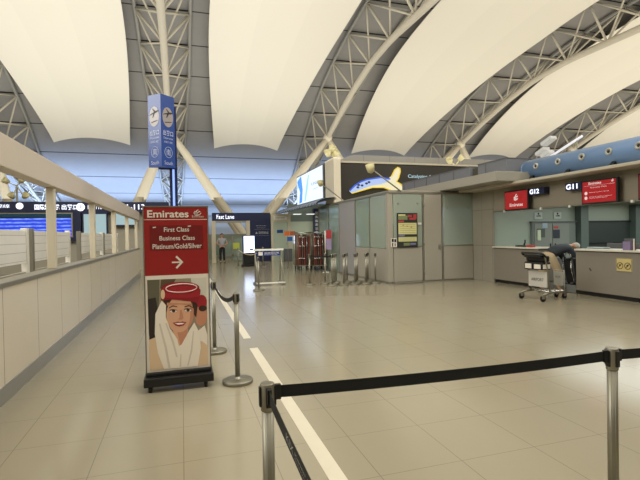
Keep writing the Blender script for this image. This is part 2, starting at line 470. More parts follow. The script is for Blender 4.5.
# floodlight cluster on a pole, far left
lampy = mat('floodlight_cream', (205, 196, 150), .4)
def floodlights(name, loc, dirs, label, group=None, pole=None, k=.75):
    t = thing(name, label, 'floodlight', loc, group); L_ = V(loc)
    if pole:
        b = MB(); b.cyl(pole, L_, .05, n=8); obj('pole', b, w_gr, t)
    for d in dirs:
        p = L_ + V(d); a = V((d[0], d[1]-.3, .4)).normalized()
        b = MB(); b.lathe([(r_*k, z_*k) for r_, z_ in ((.05, -.22), (.14, -.2), (.2, -.02), (.22, .16), (.2, .16), (.15, 0.0))], p, 16, a); b.cyl(L_, p-a*.1, .03, n=6); obj('lamp_head', b, lampy, t)
    return t
floodlights('floodlight_cluster', (-8.0, 26.5, 4.35), ((-.45, -.1, .25), (.25, -.1, .3), (-.2, -.1, -.5), (.4, -.1, -.5)),
            'cluster of cream floodlights on a pole above the departure board', pole=(-8.0, 26.5, 0))

# ---------------------------------------------------------------- blue tower direction sign
t = thing('direction_pylon', 'tall blue three-sided direction sign with aeroplane symbols on a lit pole', 'direction sign', (-.1, 9.2, 0))
Pn = V((-.33, 8.86, 0)); Pl = V((-.565, 9.08, 0)); Pr = V((-.09, 9.08, 0))
blue_s = emis('sign_blue', (50, 90, 178), .22)
b = MB(); b.prism([Pn+V((0, 0, 2.92)), Pr+V((0, 0, 2.92)), Pl+V((0, 0, 2.92))], (0, 0, 1.35))
obj('sign_body', b, blue_s, t)
wl = emis('sign_white', (215, 220, 235), .35)
disc_m = emis('sign_disc', (205, 192, 185), .22)
for A, B_ in ((Pl, Pn), (Pn, Pr)):
    R_ = (B_-A).normalized(); n = R_.cross(V((0, 0, 1))); m_ = (A+B_)/2; w = (B_-A).length
    def at(z, o=.0): return m_+V((0, 0, z))+n*o
    b = MB(); b.prism([at(3.86, .001)+R_*(w*.38*math.cos(a*PI/16))+V((0, 0, .185*math.sin(a*PI/16))) for a in range(32)], n*.004)
    obj('symbol_disc', b, disc_m, t)
    b = MB(); o = .007
    def pl(pts): b.prism([at(3.86+y*.16, o)+R_*(x*.12) for x, y in pts], n*.001)
    pl([(-.95, .1), (-.8, .22), (.55, .42), (.95, .55), (.9, .68), (.4, .62), (-.85, .3)])   # fuselage
    pl([(-.1, .45), (-.35, -.1), (-.2, -.1), (.3, .5)]); pl([(.05, .5), (-.4, .95), (-.25, .95), (.35, .6)])
    pl([(-.6, -.62), (.7, -.45), (.7, -.55), (-.6, -.72)])
    obj('aeroplane_symbol', b, black, t)
    b = MB()
    text_into(b, '出発口', at(3.56, .003), R_, (0, 0, 1), width=w*.72, height=.1, center=True, bold=.015)
    text_into(b, 'Departures', at(3.46, .003), R_, (0, 0, 1), width=w*.66, height=.05, center=True)
    text_into(b, '出发口 출발', at(3.39, .003), R_, (0, 0, 1), width=w*.6, height=.04, center=True)
    text_into(b, '南', at(3.2, .003), R_, (0, 0, 1), width=.1, height=.12, center=True)
    text_into(b, 'South', at(3.0, .003), R_, (0, 0, 1), width=w*.6, height=.07, center=True)
    ring = [at(3.2, .004)+R_*(.088*math.cos(a*PI/12))+V((0, 0, .1*math.sin(a*PI/12))) for a in range(24)]
    b.tube(ring, .004, 4, closed=True)
    obj('lettering', b, wl, t)
b = MB(); b.box((-.2, 9.1, 0), (-.06, 9.24, 4.1)); b.box((-.4, 9.09, 2.9), (-.1, 9.15, 2.98)); b.box((-.4, 9.09, 4.0), (-.1, 9.15, 4.08)); obj('pole', b, navy, t)
b = MB(); b.box((-.15, 9.085, .12), (-.11, 9.1, 2.9)); obj('light_strip', b, emis('strip_blue', (150, 180, 255), 1.1), t, 'glowing pale blue strip down the pole')
b = MB(); b.box((-.4, 8.95, 0), (.15, 9.5, .04), .008); obj('base_plate', b, steel_dull, t)

# ---------------------------------------------------------------- airline sign stand
SY = 5.0; sx0, sx1 = -.375, .265; sc_ = (sx0+sx1)/2
t = thing('sign_stand', 'tall red and white airline sign stand with portrait poster on black wheeled base', 'sign stand', (sc_, SY, 0))
b = MB()
for x in (sx0-.012, sx1): b.box((x, SY, .13), (x+.012, SY+.05, 1.93))
b.box((sx0, SY, 1.917), (sx1, SY+.05, 1.93)); b.box((sx0, SY, .13), (sx1, SY+.05, .16)); b.box((sx0, SY+.045, .15), (sx1, SY+.05, 1.92))
obj('frame', b, steel, t)
b = MB(); b.box((sx0, SY+.004, 1.2), (sx1, SY+.044, 1.917)); hd = obj('header_panel', b, emred, t, 'red header panel')
k = .00192
def hp(x, y, o=.0): return V((sx0+(x-22)*k, SY+.004-o, 1.917-(y-35)*k))
b = MB(); b.prism([hp(50, 270, .0), hp(330, 270, .0), hp(330, 135, .0), hp(50, 135, .0)], (0, -.002, 0)); obj('dark_insert', b, emred_d, hd, 'darker red rectangular insert')
b = MB()
text_into(b, 'Emirates', hp(40, 92, .001), (1, 0, 0), (0, 0, 1), width=215*k, height=40*k, bold=.02)
text_into(b, 'First Class', hp(190, 158, .003), (1, 0, 0), (0, 0, 1), width=132*k, height=25*k, center=True, bold=.01)
text_into(b, 'Business Class', hp(193, 205, .003), (1, 0, 0), (0, 0, 1), width=186*k, height=25*k, center=True, bold=.01)
text_into(b, 'Platinum/Gold/Silver', hp(193, 250, .003), (1, 0, 0), (0, 0, 1), width=258*k, height=27*k, center=True, bold=.01)
text_into(b, 'Emirates', hp(305, 87, .001), (1, 0, 0), (0, 0, 1), width=62*k, height=11*k, center=True)
for x, y in ((75, 145), (258, 140)): b.prism([hp(x-8, y+4, .003), hp(x+8, y+2, .003), hp(x+8, y-3, .003), hp(x-8, y-2, .003)], (0, -.001, 0))
b.prism([hp(22, 105, .001), hp(355, 105, .001), hp(355, 102, .001), hp(22, 102, .001)], (0, -.001, 0))
# small curled emblem: four strokes
for pts in ([(290, 78), (284, 66), (292, 58), (300, 62)], [(298, 78), (294, 66), (302, 52), (308, 50)], [(306, 78), (302, 68), (314, 58), (318, 62)], [(288, 79), (300, 82), (314, 78), (322, 68)]):
    b.tube([hp(x, y, .002) for x, y in pts], .004, 5)
# arrow
b.prism([hp(162, 343, .001), hp(205, 343, .001), hp(205, 335, .001), hp(162, 335, .001)], (0, -.001, 0))
b.prism([hp(222, 339, .001), hp(188, 375, .001), hp(181, 368, .001), hp(208, 339, .001), hp(181, 310, .001), hp(188, 303, .001)], (0, -.001, 0))
obj('lettering', b, white_p, hd, 'white lettering and arrow')
# poster: a printed portrait, built as one flat print
b = MB(); b.box((sx0, SY+.004, .16), (sx1, SY+.04, 1.2)); fr = obj('poster_board', b, white_p, t, 'white bordered poster board')
k2 = .64/240
def pp(x, y, o): return V((sx0+(x-25)*k2, SY+.004-.0006*o, 1.19-(y-12)*(1.02/388)))
cols = [(150, 140, 118), (96, 92, 74), (205, 202, 188), (44, 38, 36), (214, 186, 152), (232, 222, 206), (212, 162, 130), (60, 38, 28), (158, 34, 44), (226, 200, 196), (150, 40, 48), (245, 236, 228), (190, 132, 104), (206, 196, 180), (92, 74, 56), (136, 26, 36)]
pm = [mat('print_%s' % n, c, .35) for n, c in zip(['olive', 'dark_olive', 'pale', 'black', 'beige', 'scarf', 'skin', 'hair', 'hat_red', 'hat_trim', 'lips', 'teeth', 'skin_tan', 'fold', 'brown', 'hat_dark'], cols)]
b = MB()
def poly(mi, pts, o): b.mi = mi; b.prism([pp(x, y, o) for x, y in pts], (0, -.0004, 0))
def ell(mi, cx, cy, rx, ry, o, a0=0, a1=360, rot=0, n=28):
    pts = []
    for i in range(n):
        a = math.radians(a0+(a1-a0)*i/n); x, y = rx*math.cos(a), ry*math.sin(a); c_, s_ = math.cos(rot), math.sin(rot)
        pts.append((cx+x*c_-y*s_, cy+x*s_+y*c_))
    poly(mi, pts, o)
poly(0, [(32, 24), (257, 24), (257, 384), (36, 384)], 1)
poly(1, [(32, 24), (78, 24), (72, 150), (66, 245), (34, 245)], 2)
poly(2, [(196, 24), (257, 24), (257, 130), (206, 110)], 2); poly(14, [(84, 24), (140, 24), (120, 60), (80, 60)], 2)
poly(3, [(34, 100), (62, 95), (70, 150), (72, 250), (36, 265)], 3)
ell(8, 236, 122, 21, 28, 4, n=24); ell(12, 233, 180, 24, 42, 3); poly(5, [(208, 250), (246, 220), (256, 260), (256, 330), (212, 330)], 4); ell(7, 240, 150, 16, 12, 5)
poly(4, [(34, 262), (80, 245), (236, 285), (257, 305), (257, 384), (36, 384)], 6)
poly(7, [(90, 95), (212, 95), (220, 140), (214, 185), (190, 150), (110, 140), (92, 170)], 7)
poly(6, [(122, 190), (182, 200), (176, 300), (150, 300), (126, 250)], 8)
poly(12, [(140, 238), (178, 226), (172, 300), (152, 296)], 9)
ell(6, 152, 166, 51, 75, 10, rot=.06, n=40)
# scarf: left fall, neck wrap and right fold
poly(5, [(84, 108), (100, 128), (98, 175), (112, 220), (140, 268), (150, 318), (158, 386-4), (88, 384), (66, 320), (56, 240), (60, 160)], 11)
poly(5, [(186, 236), (206, 205), (226, 250), (230, 310), (216, 384), (118, 384), (140, 300), (156, 290)], 12)
for q in ([(72, 200), (78, 200), (100, 300), (112, 380), (104, 380), (92, 300)], [(96, 200), (101, 200), (128, 280), (140, 340), (134, 340), (120, 280)], [(200, 240), (204, 240), (196, 320), (180, 380), (175, 380), (190, 315)], [(150, 330), (154, 330), (152, 380), (146, 380)]): poly(13, q, 13)
# face shading
poly(12, [(190, 125), (205, 150), (204, 185), (192, 215), (176, 232), (188, 200), (192, 165)], 11); poly(12, [(104, 118), (200, 128), (200, 136), (150, 128), (104, 130)], 11)
# face
for cx, s in ((128, 1), (183, 1)):
    ell(11, cx, 153, 13, 6, 13); ell(7, cx, 153, 6.5, 6, 14); poly(7, [(cx-15, 147), (cx-2, 145), (cx+14, 150), (cx+14, 152), (cx, 149), (cx-14, 151)], 15)
poly(7, [(110, 138), (126, 130), (142, 135), (142, 138), (126, 134), (112, 141)], 14); poly(7, [(170, 137), (186, 133), (202, 142), (200, 144), (186, 137), (170, 141)], 14)
poly(12, [(152, 150), (158, 150), (165, 184), (158, 190), (144, 188), (150, 182)], 13)
poly(10, [(124, 200), (144, 197), (152, 200), (160, 197), (176, 202), (164, 214), (148, 217), (134, 212)], 14)
poly(11, [(130, 202), (150, 203), (170, 204), (158, 209), (144, 209)], 15)
# hat
poly(15, [(84, 58), (96, 46), (122, 39), (160, 37), (200, 42), (224, 56), (233, 76), (229, 104), (219, 127), (196, 119), (160, 112), (120, 106), (84, 109), (79, 84)], 16)
ell(8, 158, 62, 70, 23, 18.5, n=36); poly(8, [(84, 66), (232, 72), (227, 100), (180, 104), (120, 98), (84, 98)], 17)
b.mi = 9; b.tube([pp(160+59*math.cos(a*PI/20), 62+17*math.sin(a*PI/20), 22) for a in range(40)], .0055, 4, closed=True)
ell(4, 89, 84, 8, 19, 19)
obj('poster_print', b, pm, fr, 'portrait print of a smiling woman in red hat and white scarf')
b = MB(); b.box((sx0-.03, SY-.1, .06), (sx1+.03, SY+.22, .15), .01); b.box((sx0-.01, SY-.03, .15), (sx1+.01, SY+.12, .19), .01); obj('base', b, black, t, 'black rectangular base')
for x in (sx0+.03, sx1-.05):
    for y in (SY-.06, SY+.18):
        b = MB(); b.cyl((x-.014, y, .032), (x+.014, y, .032), .032, n=16); b.box((x-.018, y-.008, .03), (x+.018, y+.012, .065)); obj('caster', b, rubber, t)

# ---------------------------------------------------------------- belt posts
def make_post(label, loc, group='belt barrier posts', dull=False, n=28):
    t = thing('belt_post', label, 'barrier post', (0, 0, 0), group)
    b = MB(); b.lathe([(.158, 0), (.163, .004), (.163, .034), (.155, .041), (.06, .047), (.035, .05), (.03, .07)], (0, 0, 0), n); obj('base', b, steel, t)
    b = MB(); b.cyl((0, 0, .05), (0, 0, .9), .0245, n=n); obj('pole', b, steel, t)
    b = MB()
    for a in range(8):
        q = a*PI/4+PI/8; c_, s_ = math.cos(q)*.0242, math.sin(q)*.0242
        b.cyl((c_, s_, .06), (c_, s_, .86), .0022, n=5)
    obj('flute', b, steel_dull, t)
    b = MB(); b.lathe([(.0275, .865), (.0295, .87), (.0295, .977), (.028, .98), (.022, .98)], (0, 0, 0), n); obj('head', b, steel, t)
    for a in range(4):
        R_ = Matrix.Rotation(a*PI/2, 4, 'Z')
        b = MB(R_); b.box((.024, -.012, .885), (.036, .012, .968), .003); obj('belt_slot', b, black, t)
    t.location = loc
    return t
p1 = make_post('near steel belt post at the lower left, where two black belts meet', (.33, 1.87, 0))
dup(p1, (2.14, 1.8, 0), 'near steel belt post at the right edge of the picture', rz=.05)
dup(p1, (3.95, 1.75, 0), 'near steel belt post beyond the right edge of the picture')
dup(p1, (.3, -.35, 0), 'steel belt post beside the camera, holding the lettered belt')
dup(p1, (.55, 4.95, 0), 'steel belt post with round base right of the red sign stand', rz=.4)
dup(p1, (.40, 6.35, 0), 'steel belt post half hidden behind the red sign stand', rz=.2)
def belt(pts, label, name='barrier_belt', w=.052, letters=False, sag=.0):
    """pts: two end points; a vertical webbing strip hanging between them"""
    A, B_ = V(pts[0]), V(pts[1]); d = (B_-A); n = V((0, 0, 1)).cross(d).normalized()
    b = MB(); N_ = 24
    def f(sgn): return [[A+d*(i/N_)+V((0, 0, -sag*4*(i/N_)*(1-i/N_)))+n*(sgn*.001) for i in range(N_+1)]]
    lo = [A+d*(i/N_)+V((0, 0, -sag*4*(i/N_)*(1-i/N_))) for i in range(N_+1)]
    vs = [[b.bm.verts.new(p+n*sn+V((0, 0, zz))) for sn, zz in ((.001, -w/2), (.001, w/2), (-.001, w/2), (-.001, -w/2))] for p in lo]
    for i in range(N_):
        for k_ in range(4): b.bm.faces.new((vs[i][k_], vs[i][(k_+1) % 4], vs[i+1][(k_+1) % 4], vs[i+1][k_]))
    b.bm.faces.new(vs[0]); b.bm.faces.new(vs[-1][::-1])
    o = obj(name, b, belt_m, base=tuple(A)); tag(o, label, 'barrier belt', 'black barrier belts')
    dn = d.normalized()
    for e, s in ((A, 1), (B_, -1)): c = MB(); q = e+dn*s*.012; R_ = Matrix.Rotation(math.atan2(dn.y, dn.x), 3, 'Z'); c.box(q-V((.013, .009, .032)), q+V((.013, .009, .032)), .002, R=R_); obj('belt_clip', c, black, o)
    return o, A, d, n
belt(((.362, 1.869, .94), (2.108, 1.8, .94)), 'long black belt strung between the two nearest posts', sag=.012)
belt(((2.172, 1.8, .94), (3.915, 1.75, .94)), 'black belt running off the right edge from the near right post', sag=.012)
o, A, d, n = belt(((.33, 1.838, .935), (.3, -.318, .935)), 'black belt with pale lettering running from the near left post towards the camera', sag=.03)
b = MB(); N_ = 14
dn = d.normalized()
for i_ in range(2):
    nn = n if n.x < 0 else -n
    rt = dn if dn.cross(V((0, 0, 1))).dot(V((-1, 0, 0))) > 0 else -dn
for j, (s0, s1, z, h) in enumerate(((.35, .46, .0, .026), (.48, .9, .006, .010), (.48, .88, -.011, .008))):
    q = A+dn*((s0+s1)/2); q.z -= .03*4*(((s0+s1)/2)/d.length)*(1-((s0+s1)/2)/d.length)
    sl = dn.copy(); tt_ = (s0+s1)/2/d.length; sl.z = -.03*4*(1-2*tt_)/d.length; sl.normalize()
    if sl.dot(rt) < 0: sl = -sl
    text_into(b, ['KIX', 'Kansai International', 'International Airport'][j], q+V((0, 0, z))+sl.cross(V((0, 0, 1)))*.0012, sl, (0, 0, 1), width=s1-s0, height=h, center=True, ext=.0005)
obj('lettering', b, mat('faded_print', (150, 150, 146), .7), o, 'pale faded lettering')
belt(((.53, 4.99, .93), (.41, 6.31, .93)), 'short sagging black belt right of the red sign stand', sag=.10, w=.048)

# ---------------------------------------------------------------- posts parked at the glass wall
CL = [(4.42, 13.2), (4.8, 13.2), (4.6, 13.55), (4.98, 13.6), (5.2, 13.25), (5.55, 13.2), (5.9, 13.25), (5.38, 13.58), (5.74, 13.58), (4.42, 13.92), (4.8, 13.95), (5.2, 13.98), (5.56, 13.95), (5.94, 13.95)]
for i, (x, y) in enumerate(CL):
    c = copy_tree(p1); c.location = (x, y, 0); c.rotation_euler.z = random.random()
    if i < 4: lb = 'dull steel belt post crowded at the left of the parked group by the glass wall'; g = 'parked posts, left cluster'
    elif i < 9: lb = 'dull steel belt post in the front row of the parked group by the glass wall'; g = 'parked posts, front row'
    else: lb = 'dull steel belt post in the back row of the parked group by the glass wall'; g = 'parked posts, back row'
    c['label'] = lb; c['group'] = g
dup(p1, (3.85, 13.75, 0), 'steel belt post standing alone left of the parked group, before the cages', 'belt barrier posts')
belt(((3.9, 13.75, .92), (4.41, 13.22, .92)), 'short black belt from the lone post to the parked group of posts', sag=.02, w=.05)

# leaning barrier frame with blue sign
t = thing('barrier_stand', 'low white tubular barrier stand with small blue sign, in mid hall', 'barrier', (2.7, 14.6, 0))
b = MB(); b.box((2.2, 14.55, 1.1), (3.2, 14.63, 1.16), .01); obj('top_rail', b, white, t)
for x in (2.26, 3.1):
    b = MB(); b.tube([(x+.03, 14.3, .05), (x, 14.59, 1.12)], .018, 8); b.tube([(x+.03, 14.88, .05), (x, 14.59, 1.12)], .018, 8); obj('leg', b, steel_dull, t)
    b = MB(); b.box((x-.03, 14.25, 0), (x+.08, 14.95, .05), .01); obj('foot', b, grey_d, t)
b = MB(); b.box((2.25, 14.28, .05), (3.18, 14.33, .09), .006); obj('lower_rail', b, white, t)
b = MB(); b.box((2.32, 14.53, .94), (3.08, 14.55, 1.08)); pn = obj('sign_panel', b, emis('blue_plate', (44, 84, 170), .12), t, 'blue sign panel')
b = MB(); b.box((2.36, 14.524, .955), (2.5, 14.532, 1.065)); text_into(b, '国際線出発', (2.56, 14.528, 1.0), (1, 0, 0), (0, 0, 1), width=.48, height=.05); text_into(b, 'Departures', (2.56, 14.528, .96), (1, 0, 0), (0, 0, 1), width=.42, height=.03)
obj('lettering', b, white_p, pn)
dup(p1, (2.1, 13.0, 0), 'steel belt post standing before the left leg of the blue-signed barrier stand')

# ---------------------------------------------------------------- roll cages with boards
red_b = mat('timber_red', (112, 50, 40), .7); brn_b = mat('timber_brown', (62, 44, 34), .7)
def make_cage(loc, label):
    t = thing('roll_cage', label, 'roll cage', (0, 0, 0), 'roll cages by the glass wall')
    w, d, h = .62, .8, 1.72
    b = MB(); b.box((0, 0, .2), (w, d, .24)); obj('base', b, steel_dull, t)
    for x in (0, w):
        b = MB()
        for y in (0, d/3, d*2/3, d): b.cyl((x, y, .22), (x, y, h), .015, n=6)
        for z in (.5, .95, 1.35, h): b.cyl((x, 0, z), (x, d, z), .012, n=6)
        obj('side_frame', b, steel, t)
    b = MB()
    for z in (.55, 1.1, 1.5, h-.02):
        b.cyl((0, 0, z), (w, 0, z), .014, n=6)
    for x in (w*.33, w*.66): b.cyl((x, 0, .22), (x, 0, h), .008, n=6)
    obj('gate', b, chrome, t)
    for x in (.05, w-.05):
        for y in (.06, d-.06):
            b = MB(); b.cyl((x-.018, y, .075), (x+.018, y, .075), .075, n=16); b.box((x-.03, y-.02, .1), (x+.03, y+.02, .2)); obj('caster', b, rubber, t)
    t.location = loc; return t
cg = make_cage((4.92, 19.4, 0), 'left roll cage of vertical red boards, nearest the doorway')
dup(cg, (5.575, 19.1, 0), 'right roll cage of vertical boards, nearest the glass wall')
dup(cg, (5.3, 20.5, 0), 'roll cage standing behind the other two', rz=.0)
for (cx, cy) in ((4.92, 19.4), (5.575, 19.1)):
    for i in range(5):
        m = red_b if i % 2 == 0 else brn_b
        x = cx+.06+i*.108
        b = MB(); b.box((x, cy+.05, .24), (x+.075, cy+.72, 1.62-.05*(i % 3)), .006)
        side = 'left' if cx < 5.3 else 'right'
        tag(obj('stacked_board', b, m, base=(x, cy+.4, .24)), '%s upright board stored in the %s roll cage' % ('rusty red' if m is red_b else 'dark brown', side), 'board',
            'boards in the %s roll cage, %s' % (side, 'red' if m is red_b else 'brown'))

# ---------------------------------------------------------------- far gate wall
GY = 27.8
def gbox(b, x0, x1, z0, z1, y0=GY, d=.25): b.box((x0, y0, z0), (x1, y0+d, z1))
t = thing('gate_portal', 'blue-headed gate portal with glass passage reading Fast Lane', 'gate', (2.9, GY, 0))
b = MB(); gbox(b, 1.76, 4.05, 2.53, 3.02); h_ = obj('header', b, navy, t, 'navy header sign')
b = MB(); text_into(b, 'Fast Lane', (2.02, GY-.01, 2.65), (1, 0, 0), (0, 0, 1), width=1.05, height=.25, bold=.008); obj('lettering', b, lit, h_)
for x0, x1 in ((1.72, 1.95), (3.8, 4.02)): b = MB(); gbox(b, x0, x1, 0, 2.53); obj('post', b, cream_d, t)
b = MB(); gbox(b, 1.95, 3.8, 2.42, 2.53); obj('lintel', b, steel_dull, t)
b = MB(); b.box((1.97, GY+.5, .45), (3.0, GY+.53, 1.3)); b.box((3.02, GY+.5, .1), (3.78, GY+.53, 1.5)); obj('glass_gate', b, frost_l, t)
b = MB(); b.box((2.95, GY+.45, 0), (3.03, GY+.55, 1.6)); b.box((1.95, GY+.45, .35), (3.8, GY+.55, .45)); obj('gate_frame', b, steel_dull, t)
b = MB(); b.box((3.02, GY+.44, .8), (3.42, GY+.46, 1.18)); obj('notice', b, mat('notice_yellow', (190, 200, 80), .5), t, 'yellow notice')
wallbox('wall_gate', (1.8, 33.5, 0), (16, 33.7, 1.75), mat('gate_back', (120, 126, 112), .6))
t = thing('information_wall', 'tall dark navy wall panel with small white lettering beside the gate', 'wall panel', (4.7, GY, 0))
b = MB(); gbox(b, 4.05, 5.3, 0, 3.02); obj('panel', b, navy_d, t)
b = MB()
text_into(b, 'WELCOME TO JAPAN', (4.72, GY-.005, 2.2), (1, 0, 0), (0, 0, 1), width=.62, height=.06, center=True); text_into(b, 'Kansai Airport', (4.72, GY-.005, 2.08), (1, 0, 0), (0, 0, 1), width=.5, height=.05, center=True)
text_into(b, '▲ 国際線出', (4.75, GY-.005, 1.78), (1, 0, 0), (0, 0, 1), width=.8, height=.15, center=True)
b.box((4.3, GY-.006, 1.98), (5.25, GY, 1.985)); b.box((4.3, GY-.006, 1.6), (5.25, GY, 1.605)); obj('lettering', b, mat('pale_letters', (180, 180, 180), .5), t)
# kiosk
t = thing('display_kiosk', 'standing display with bright white screen and dark lower cabinet', 'display', (3.2, 23.6, 0))
b = MB(); b.box((3.02, 23.5, .1), (3.66, 23.75, 1.62), .02); obj('cabinet', b, black, t)
b = MB(); b.box((2.95, 23.35, 0), (3.72, 23.9, .1), .01); obj('base', b, black, t)
b = MB(); b.box((3.07, 23.485, .72), (3.61, 23.505, 1.58)); s_ = obj('screen', b, emis('kiosk_screen', (205, 222, 255), 3.4), t, 'glowing white screen')
b = MB(); b.box((3.36, 23.48, .84), (3.54, 23.486, .92)); obj('picture', b, mat('print_navy', (60, 80, 160), .5), s_)
for i, x in enumerate((2.72, 4.0)):
    t = thing('rope_post', ['cream rope post left of the glowing display', 'cream rope post right of the glowing display'][i], 'rope post', (x, 23.2, 0), 'rope posts at the display')
    b = MB(); b.lathe([(.15, 0), (.15, .02), (.03, .04)], (x, 23.2, 0), 20); obj('base', b, steel, t)
    b = MB(); b.cyl((x, 23.2, .03), (x, 23.2, .95), .025, n=12); b.ball((x, 23.2, .97), .04, 10); obj('pole', b, steel, t)
b = MB(); b.tube([(2.75+1.22*i/14, 23.2, .9-.32*4*(i/14)*(1-i/14)*.9) for i in range(15)], .018, 8)
tag(obj('barrier_rope', b, mat('rope_cream', (205, 190, 160), .7), base=(3.2, 23.2, .7)), 'cream rope curving between two posts before the glowing display', 'rope')
# staff door block and pale walls to its right
t = thing('staff_booth', 'cream framed doorway with pale door right of the navy panel', 'doorway', (6, GY, 0))
b = MB(); gbox(b, 5.34, 5.5, 0, 2.94); gbox(b, 6.42, 6.6, 0, 2.94); gbox(b, 5.5, 6.42, 2.45, 2.94); obj('frame', b, cream_d, t)
b = MB(); b.box((5.52, GY-.01, 2.58), (6.35, GY, 2.8)); obj('name_plate', b, white, t); 
b = MB(); text_into(b, 'STAFF ONLY', (5.93, GY-.012, 2.69), (1, 0, 0), (0, 0, 1), width=.6, height=.09, center=True); obj('lettering', b, grey_d, t)
b = MB(); b.box((5.5, GY+.05, 0), (6.42, GY+.1, 2.45)); dd = obj('door', b, mat('pale_door', (176, 186, 168), .4), t, 'pale green door')
b = MB(); b.box((5.72, GY+.03, 1.74), (6.1, GY+.05, 1.94)); obj('plate', b, mat('plate_blue', (40, 70, 130), .4), dd, 'small blue plate')
b = MB(); b.cyl((6.32, GY+.0, 1.05), (6.32, GY+.05, 1.05), .03, n=10); obj('handle', b, steel, dd)
wallbox('wall_pale', (6.6, GY+.05, 0), (8.4, GY+.3, 2.45), mat('pale_green_wall', (186, 192, 172), .5))
wallbox('wall_upper', (6.6, GY+.6, 2.0), (9.4, GY+.8, 3.6), mat('upper_grey_green', (120, 132, 128), .5))
t = thing('pillar_sign', 'slim navy vertical sign pillar with white characters before the pale wall', 'sign', (8.2, GY-.3, 0))
b = MB(); b.box((8.0, GY-.5, 0), (8.35, GY-.2, 3.25)); obj('pillar', b, navy_d, t)
b = MB()
for i, ch in enumerate('国際線南出発'): text_into(b, ch, (8.17, GY-.502, 2.95-i*.24), (1, 0, 0), (0, 0, 1), height=.18, center=True)
obj('lettering', b, white_p, t)
for i, (x, lb) in enumerate(((6.9, 'left lit ceiling tube above the pale wall'), (7.75, 'right lit ceiling tube above the pale wall'))):
    b = MB(); b.box((x-.28, 26.9, 2.86), (x+.18, 27.2, 2.9)); tag(obj('ceiling_tube', b, emis('tube_white', (235, 240, 235), 1.2), base=(x, 26.8, 2.9)), lb, 'light', 'tube lights in the passage')
# notices on a post beside the cages
t = thing('notice_post', 'thin post with orange and blue notice boards left of the roll cages', 'notice post', (4.5, 20.5, 0))
b = MB(); b.cyl((4.72, 20.5, 0), (4.72, 20.5, 1.75), .015, n=8); b.lathe([(.13, 0), (.13, .02), (.02, .03)], (4.72, 20.5, 0), 16); obj('post', b, steel_dull, t)
for x0, z0, c_, nm in ((4.55, 1.58, (196, 96, 30), 'orange notice'), (4.82, 1.58, (170, 80, 40), 'brown notice'), (4.68, 1.32, (40, 90, 160), 'blue notice')):
    b = MB(); b.box((x0, 20.46, z0), (x0+.25, 20.48, z0+.2)); obj('notice', b, mat(nm.replace(' ', '_'), c_, .5), t, nm)
b = MB(); b.box((4.96, 20.44, 1.2), (5.08, 20.46, 1.56)); obj('lit_tablet', b, emis('tablet', (200, 215, 245), 1.6), t, 'small lit white tablet')
b = MB(); b.box((6.05, 27.2, 0), (6.55, 27.6, .75), .03); tag(obj('waste_bin', b, grey_d, base=(6.3, 27.4, 0)), 'dark grey bin standing before the pale doorway', 'bin')
# vaulted canopy of the passage under the lit advertisement
t = thing('passage_canopy', 'blue-grey curved ribbed canopy under the white lit advertisement', 'canopy', (6.4, 22, 3))
b = MB()
def vault(u, v): a = u*PI/2; return (6.5-.95*math.cos(a)*1.0, 18.6+(27.5-18.6)*v, 2.9+.32*math.sin(a))
b.grid(vault, 10, 30); b.grid(lambda u, v: (6.5-.9*math.cos(u*PI/2), 18.6+8.9*v, 2.87+.3*math.sin(u*PI/2)), 10, 30)
obj('shell', b, mat('vault_blue', (140, 152, 168), .35, .2), t)
for i in range(17):
    b = MB(); y = 18.8+i*.52; b.tube([(6.5-.97*math.cos(a*PI/12), y, 2.88+.33*math.sin(a*PI/12)) for a in range(7)], .03, 6); obj('rib', b, mat('vault_rib', (90, 102, 122), .4), t)

# ---------------------------------------------------------------- lit advertisement and billboard
t = thing('lit_advertisement', 'large white and blue backlit advertisement panel left of the black billboard', 'advertisement', (6.45, 22.7, 3.3))
b = MB(); b.box((6.42, 20.2, 3.25), (6.75, 25.3, 4.95)); obj('housing', b, grey_d, t)
b = MB(); b.box((6.40, 20.33, 3.33), (6.425, 25.2, 4.88)); s_ = obj('screen', b, emis('ad_white', (222, 235, 245), 1.05), t, 'glowing white face')
adb = emis('ad_blue', (40, 130, 230), 1.1); adl = emis('ad_pale_blue', (140, 195, 240), 1.2)
def ay(u, z, o=0): return V((6.398-o, 25.2-u*4.87, z))
b = MB(); b.prism([ay(.02, 4.6), ay(.2, 4.86), ay(.26, 4.1), ay(.22, 3.4), ay(.1, 3.36), ay(.14, 4.0)], (-.004, 0, 0)); obj('picture', b, adb, s_, 'blue figure shape')
b = MB(); b.prism([ay(.02, 4.7), ay(.16, 4.84), ay(.12, 4.3), ay(.03, 4.2)], (-.002, 0, 0)); b.prism([ay(.42, 4.3), ay(.5, 4.75), ay(.53, 4.7), ay(.47, 4.0), ay(.38, 3.42), ay(.33, 3.42)], (-.004, 0, 0)); obj('picture', b, adl, s_, 'pale blue figure shapes')
b = MB()
text_into(b, 'KANSAI', (6.395, 25.2-.62*4.87, 4.1), (0, -1, 0), (0, 0, 1), width=1.3, height=.16); text_into(b, 'airport', (6.395, 25.2-.68*4.87, 3.85), (0, -1, 0), (0, 0, 1), width=.8, height=.1)
obj('lettering', b, emis('ad_text', (120, 150, 190), .6), s_)
b = MB(); b.box((6.42, 18.7, 2.98), (6.75, 19.95, 4.98), .02); tag(obj('sign_column', b, cream, base=(6.5, 19.3, 2.98)), 'short cream column between the lit advertisement and the black billboard', 'column')
BY = 18.9
def bp(x, y, o=0):
    # billboard face coordinates in a 0..1 strip measured off the board: metres across and up
    return V((x, BY-o, y))
t = thing('billboard', 'long black billboard with a curved blue and yellow lit shape', 'billboard', (10, BY, 3.1))
b = MB(); b.box((6.78, BY, 3.1), (16.5, BY+.35, 4.78)); obj('panel', b, mat('billboard_black', (46, 42, 34), .4), t)
